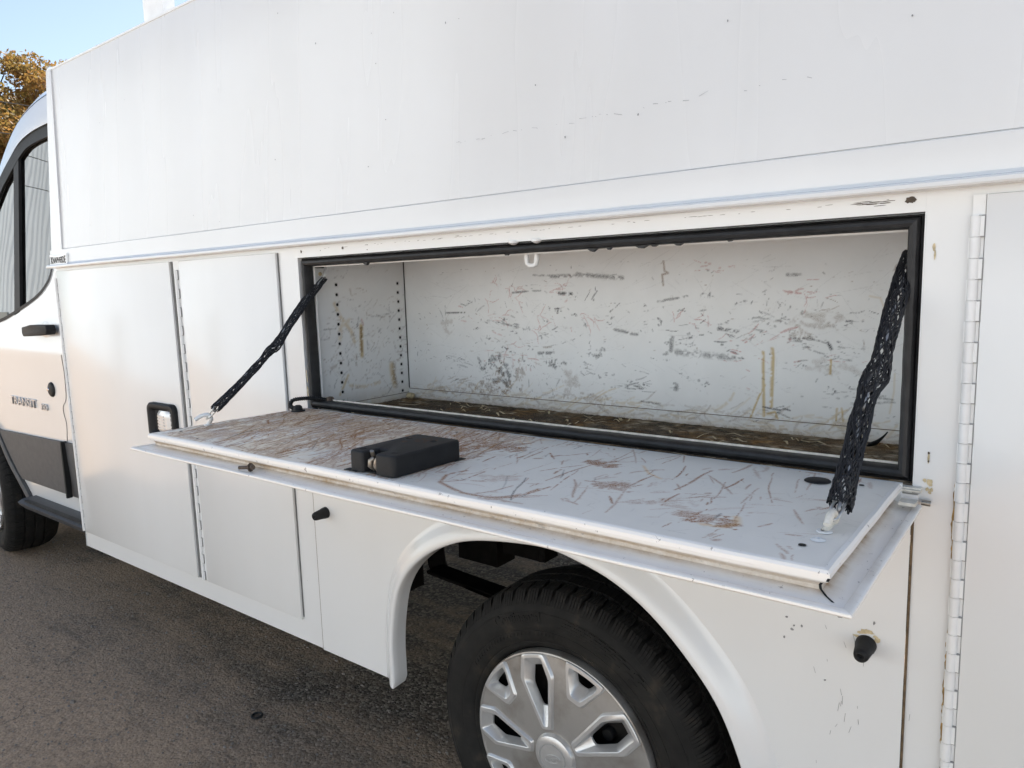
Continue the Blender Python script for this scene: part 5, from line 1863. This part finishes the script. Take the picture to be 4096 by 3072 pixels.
# keep the strip perpendicular to the curve
tw = np.gradient(np.array(wb), axis=0)
tw /= np.linalg.norm(tw, axis=1)[:, None]
v = []
for (x, z), t in zip(wb, tw):
    nx_, nz_ = -t[1], t[0]
    v += [(x - nx_ * .002, cy(x, z) - 0.003, z - nz_ * .002), (x + nx_ * .012, cy(x, z) - 0.0035, z + nz_ * .012)]
mo('window_seal', v, f, 'plastic_black', cabside, 40)
bp = [(-3.806, 1.262), (-3.742, 1.278), (-3.746, 1.972), (-3.800, 1.945)]
sheet('window_divider', bp, lambda x, z: cy(x, z) - 0.001, 'plastic_black', cabside, 0.012, 0.05)
# roof, rail and pillars: curves at increasing depth, swept to the far side
def res(P, n=40):
    return spline(P, n)
c_ft = [(-3.0, 0.178, 2.058)] + [(x, 0.178, z) for x, z in ftop[1:]] + [(-4.66, 0.15, 1.16)]
c_rl = [(-3.0, 0.182, 2.100), (-3.397, 0.182, 2.096), (-3.613, 0.182, 2.084), (-3.79, 0.182, 2.035), (-4.00, 0.184, 1.918), (-4.24, 0.184, 1.720), (-4.47, 0.178, 1.475), (-4.63, 0.168, 1.26), (-4.70, 0.16, 1.16)]
c_gr = [(-3.0, 0.200, 2.190), (-3.435, 0.200, 2.176), (-3.652, 0.200, 2.146), (-3.824, 0.200, 2.091), (-4.033, 0.200, 1.962), (-4.29, 0.20, 1.75), (-4.53, 0.20, 1.50), (-4.70, 0.19, 1.27), (-4.78, 0.18, 1.16)]
c_rf = [(-3.0, 0.285, 2.262), (-3.584, 0.280, 2.247), (-3.804, 0.275, 2.210), (-3.985, 0.270, 2.148), (-4.206, 0.265, 2.002), (-4.47, 0.26, 1.77), (-4.70, 0.25, 1.51), (-4.88, 0.24, 1.29), (-4.96, 0.23, 1.18)]
c_rc = [(x - 0.03, 0.55, z + 0.03) for x, y, z in c_rf]
rows = [res(q) for q in (c_ft, c_rl, c_gr)]
v, f = [], []
for rw in rows:
    v += [tuple(p) for p in rw]
m = 40
for i in range(len(rows) - 1):
    for k in range(m - 1):
        f.append((i * m + k, i * m + k + 1, (i + 1) * m + k + 1, (i + 1) * m + k))
mo('roof_rail', v, f, 'cab_paint', cabside, 30)
gr = res(c_gr)
rows = [[(p[0] - 0.006, p[1] + 0.004, p[2] + 0.002) for p in gr], [(p[0] - 0.010, p[1] + 0.010, p[2] + 0.014) for p in gr], res(c_rf), res(c_rc)]
far = [[(p[0], BW - p[1], p[2]) for p in rw] for rw in reversed(rows)]
v, f = [], []
rows = [list(map(tuple, rw)) for rw in rows] + far
for rw in rows:
    v += rw
for i in range(len(rows) - 1):
    for k in range(m - 1):
        f.append((i * m + k, i * m + k + 1, (i + 1) * m + k + 1, (i + 1) * m + k))
mo('cab_roof', v, f, 'cab_paint', TR, 45)
G().tube([(p[0] - 0.003, p[1] + 0.006, p[2] + 0.001) for p in gr], 0.006, 6).build('roof_gutter', 'plastic_black', cabside, 60)
# hood, nose and far side
g = G()
for a, b in (((-4.62, 1.29), (-5.05, 1.22)), ((-5.05, 1.22), (-5.50, 1.05)), ((-5.50, 1.05), (-5.58, 0.85)), ((-5.58, 0.85), (-5.58, 0.38))):
    g.add([(a[0], 0.11, a[1]), (a[0], BW - 0.11, a[1]), (b[0], BW - 0.11, b[1]), (b[0], 0.11, b[1])], [(0, 1, 2, 3)])
g.build('hood', 'cab_paint', TR)
sheet('far_cab_side', [(-3.0, 0.385), (-3.9, 0.385), (-4.1, 0.70), (-4.5, 0.70), (-4.7, 0.385), (-5.5, 0.38), (-5.58, 0.85), (-5.05, 1.22), (-4.62, 1.29), (-4.5, 1.2), (-3.0, 1.25)], lambda x, z: BW - 0.12, 'cab_paint', TR, 0.01, 0.1)
G().box(-3.10, -3.06, 0.16, BW - 0.16, 0.5, 2.15).build('cab_back', 'seat_cloth', TR)
G().box(-4.6, -3.06, 0.15, BW - 0.15, 0.42, 0.50).build('cab_floor', 'undercarriage', TR)
G().box(-4.75, -4.45, 0.15, BW - 0.15, 0.9, 1.24).build('dashboard', 'plastic_black', TR)
for yy in (0.30, 1.36):
    st_ = rbox('seat', -3.95, -3.45, yy, yy + 0.5, 0.78, 0.95, 0.05, 'seat_cloth', TR)
    rbox('backrest', -3.52, -3.38, yy + 0.02, yy + 0.48, 0.90, 1.50, 0.05, 'seat_cloth', st_)
    rbox('headrest', -3.48, -3.38, yy + 0.13, yy + 0.37, 1.54, 1.72, 0.04, 'seat_cloth', st_)
# dark lower moulding, arch trim, rocker, step
mold = [(-3.0, 0.478), (-3.93, 0.476), (-3.955, 0.476), (-3.985, 0.500), (-4.060, 0.590), (-4.135, 0.690), (-4.15, 0.702), (-3.60, 0.714), (-3.0, 0.730)]
sheet('side_moulding', mold, lambda x, z: cy(x, z) - 0.012, 'plastic_grey', cabside, 0.012, 0.04)
G().box(-3.386, -3.374, 0.078, 0.100, 0.477, 0.725).build('moulding_gap', 'void_black', cabside)
v, f = [], []
ta = np.gradient(np.array(ar), axis=0)
ta /= np.linalg.norm(ta, axis=1)[:, None]
for (x, z), t in zip(ar, ta):
    nx_, nz_ = t[1], -t[0]
    for o, dy in ((0.032, -0.004), (0.026, -0.018), (0.006, -0.022), (-0.004, -0.016), (-0.006, 0.03)):
        s_ = -1
        v.append((x + s_ * nx_ * o, cy(x, z) + dy, z + s_ * nz_ * o))
for i in range(len(ar) - 1):
    for k in range(4):
        f.append((i * 5 + k, i * 5 + k + 1, (i + 1) * 5 + k + 1, (i + 1) * 5 + k))
mo('arch_trim', v, f, 'plastic_grey', cabside, 50)
G().box(-4.72, -3.88, 0.45, 0.46, 0.30, 0.78).box(-4.72, -3.88, 0.12, 0.46, 0.76, 0.77).build('wheel_well', 'void_black', TR)
G().prism([(0.045, 0.392), (0.050, 0.380), (0.075, 0.352), (0.14, 0.350), (0.14, 0.405), (0.075, 0.404), (0.060, 0.400)], 'x', -3.86, -3.05).build('side_step', 'step_plastic', TR)
G().box(-3.80, -3.06, 0.052, 0.074, 0.4035, 0.4065).build('step_tread', 'plastic_black', TR)
# door shut line
sl_ = spline([(-3.318, 1.10), (-3.316, 1.00), (-3.327, 0.914), (-3.366, 0.875), (-3.366, 0.84), (-3.355, 0.802), (-3.376, 0.721)], 40)
v, f = [], []
for x, z in sl_:
    v += [(x - 0.0025, cy(x, z) - 0.0008, z), (x + 0.0025, cy(x, z) - 0.0008, z)]
for i in range(39):
    f.append((2 * i, 2 * i + 1, 2 * i + 3, 2 * i + 2))
mo('door_gap', v, f, 'void_black', cabside)
# pull handle over a round scoop
yh = cy(-3.45, 1.2)
bm = bmesh.new()
bmesh.ops.create_uvsphere(bm, u_segments=24, v_segments=12, radius=1)
for q in bm.verts:
    q.co = Vector((-3.468 + q.co.x * 0.050, yh + 0.001 + q.co.y * 0.0035, 1.190 + q.co.z * 0.047))
bmo('handle_scoop', bm, 'cab_paint', cabside, 60)
hp = [(-3.592, 1.188), (-3.588, 1.214), (-3.47, 1.226), (-3.335, 1.226), (-3.325, 1.206), (-3.335, 1.186), (-3.47, 1.178), (-3.58, 1.174)]
bm = bmesh.new()
a_ = [bm.verts.new((x, yh - 0.012 - 0.012 * (1 if -3.57 < x < -3.35 else 0), z)) for x, z in hp]
b_ = [bm.verts.new((x, yh - 0.050 - 0.010 * (1 if -3.57 < x < -3.35 else 0), z)) for x, z in hp]
bm.faces.new(a_); bm.faces.new(list(reversed(b_)))
for i in range(8):
    bm.faces.new([a_[i], b_[i], b_[(i + 1) % 8], a_[(i + 1) % 8]])
bmesh.ops.recalc_face_normals(bm, faces=bm.faces)
bmesh.ops.bevel(bm, geom=bm.edges[:], offset=0.004, segments=2, affect='EDGES', profile=.5)
bmo('door_handle', bm, 'plastic_black', cabside, 40)
yl = cy(-3.46, .944)
g = G().lathe([(0.0001, -0.010), (0.024, -0.009), (0.031, -0.005), (0.033, 0.0)], (-3.462, yl, 0.944), 'y', 28)
g.build('fuel_lock', 'plastic_black', cabside, 50)
G().lathe([(0.0001, -0.0035), (0.007, -0.003), (0.0085, 0.0)], (-3.478, yl - 0.0095, 0.944), 'y', 18).build('lock_cylinder', 'chrome', cabside, 50)
text('model_lettering', 'TRANSIT', 0.056, 0.0035, 'letter_chrome', cabside, (-3.795, cy(-3.79, .864) - 0.004, 0.8640), sx=1.34, offset=0.0)
text('model_number', '350', 0.040, 0.003, 'letter_chrome', cabside, (-3.560, cy(-3.56, .858) - 0.004, 0.8575), sx=1.2, offset=0.0)

# ================================================================ SURROUNDINGS
# corrugated workshop across the yard, mirrored in the cab glass; low bay added for bounce
BD = empty('workshop_building', (-40, -8.5, 0), 'blue tinted corrugated metal building mirrored in the cab window, with a low bay added for bounce', 'building')
BY_ = -8.5
prof = [(0.0, 0.0), (0.22, 0.0), (0.27, 0.05), (0.38, 0.05), (0.43, 0.0)]
for xa, xb, hh in ((-75.0, -9.0, 9.2), (-9.0, 34.0, 4.0)):  # second, low bay is added, its height set for bounce on the truck
    pts = []
    x = xa
    while x < xb:
        for dx, dy in prof[:-1]:
            pts.append((x + dx, BY_ + dy))
        x += 0.43
    v, f = [], []
    for (px_, py_) in pts:
        v += [(px_, py_, 0), (px_, py_, hh)]
    for i in range(len(pts) - 1):
        f.append((2 * i, 2 * i + 2, 2 * i + 3, 2 * i + 1))
    mo('wall', v, f, 'building_bounce_blue', BD)
    G().box(xa, xb - 0.01, BY_ - 0.4, BY_ + 0.2, hh, hh + 0.3).build('eave', 'building_trim', BD)
    G().box(xa, xb - 0.01, BY_ - 12, BY_ - 0.41, hh, hh + 0.2).build('roof', 'building_trim', BD)
for i, x in enumerate((-58, -46, -34, -22)):
    G().box(x, x + 3.6, BY_ + 0.06, BY_ + 0.12, 0.0, 2.6).build('roller_door', 'building_trim', BD)


def make_tree(name, base, height, cr, leafmat, label, seed, nleaf, squash=1.0):
    rd = random.Random(seed)
    root = empty(name, base, label, 'tree', 'trees beyond the truck')
    g = G()
    bx, by, bz = base
    g.tube([(bx, by, bz), (bx + .1, by, bz + height * .25), (bx - .1, by + .1, bz + height * .5), (bx, by, bz + height * .82)], [0.32, 0.26, 0.18, 0.05], 10)
    tips = []
    for i in range(26):
        a = rd.random() * 6.283
        h0 = height * (0.28 + 0.45 * rd.random())
        ln = cr * (0.55 + 0.5 * rd.random())
        p0 = Vector((bx, by, bz + h0))
        p2 = p0 + Vector((math.cos(a) * ln, math.sin(a) * ln, ln * (0.35 + 0.5 * rd.random())))
        p1 = p0.lerp(p2, .5) + Vector((0, 0, -0.12 * ln))
        g.tube([p0, p1, p2], [0.09, 0.055, 0.02], 6)
        tips += [p0.lerp(p2, .55), p2, p0.lerp(p2, .8)]
        for j in range(3):
            q = p2 + Vector((rd.gauss(0, .7), rd.gauss(0, .7), rd.gauss(.4, .5)))
            g.tube([p0.lerp(p2, .6), q], [0.03, 0.008], 5)
            tips.append(q)
    for i in range(46):
        u = rd.random() * 6.283
        zf = rd.random()
        rr_ = cr * math.sqrt(max(0.02, 1 - (2 * zf - 0.9) ** 2)) * (0.5 + 0.5 * rd.random())
        tips.append(Vector((bx + rr_ * math.cos(u), by + rr_ * math.sin(u), bz + height * 0.30 + height * 0.70 * zf * squash)))
    g.build('trunk', 'bark', root, 60)
    rg = np.random.default_rng(seed)
    T = np.array([tuple(t) for t in tips])
    which = rg.integers(0, len(T), nleaf)
    cs = rg.uniform(0.28, 0.75, len(T))
    d = rg.normal(0, 1, (nleaf, 3))
    d /= np.linalg.norm(d, axis=1)[:, None]
    P = T[which] + d * (cs[which] * rg.random(nleaf) ** 0.45)[:, None] * np.array([1.15, 1.15, 0.8])
    n1 = rg.normal(0, 1, (nleaf, 3)); n1 /= np.linalg.norm(n1, axis=1)[:, None]
    n2 = np.cross(n1, rg.normal(0, 1, (nleaf, 3))); n2 /= np.linalg.norm(n2, axis=1)[:, None]
    s_ = rg.uniform(0.04, 0.085, nleaf)[:, None]
    V_ = np.stack([P - n1 * s_, P + n2 * s_ * .55, P + n1 * s_, P - n2 * s_ * .55], 1).reshape(-1, 3)
    me = bpy.data.meshes.new('crown')
    me.vertices.add(len(V_)); me.vertices.foreach_set('co', V_.ravel())
    me.loops.add(nleaf * 4); me.loops.foreach_set('vertex_index', np.arange(nleaf * 4, dtype=np.int32))
    me.polygons.add(nleaf); me.polygons.foreach_set('loop_start', np.arange(0, nleaf * 4, 4, dtype=np.int32))
    me.update(calc_edges=True)
    me.materials.append(M[leafmat])
    link(bpy.data.objects.new('crown', me), root)
    return root


make_tree('autumn_tree', (-28.6, 9.3, 0), 9.5, 3.5, 'autumn_leaf', 'tall rust orange autumn tree rising behind the truck cab', 3, 62000)
make_tree('autumn_tree', (-32.5, 10.3, 0), 7.6, 3.0, 'green_leaf', 'lower yellow green tree at the left edge behind the orange tree', 9, 18000)
for i, (z0, z1) in enumerate(((7.05, 7.0), (6.2, 6.15))):
    P = [(-24.0, 30 - 60 * t / 20, z0 - 0.25 * math.sin(math.pi * t / 20)) for t in range(21)]
    w_ = G().tube(P, 0.012, 5).build('overhead_wire', 'wire_grey', None, 60)
    tag(w_, ('upper' if i == 0 else 'lower') + ' thin overhead wire crossing in front of the autumn tree', 'wire', 'overhead wires')
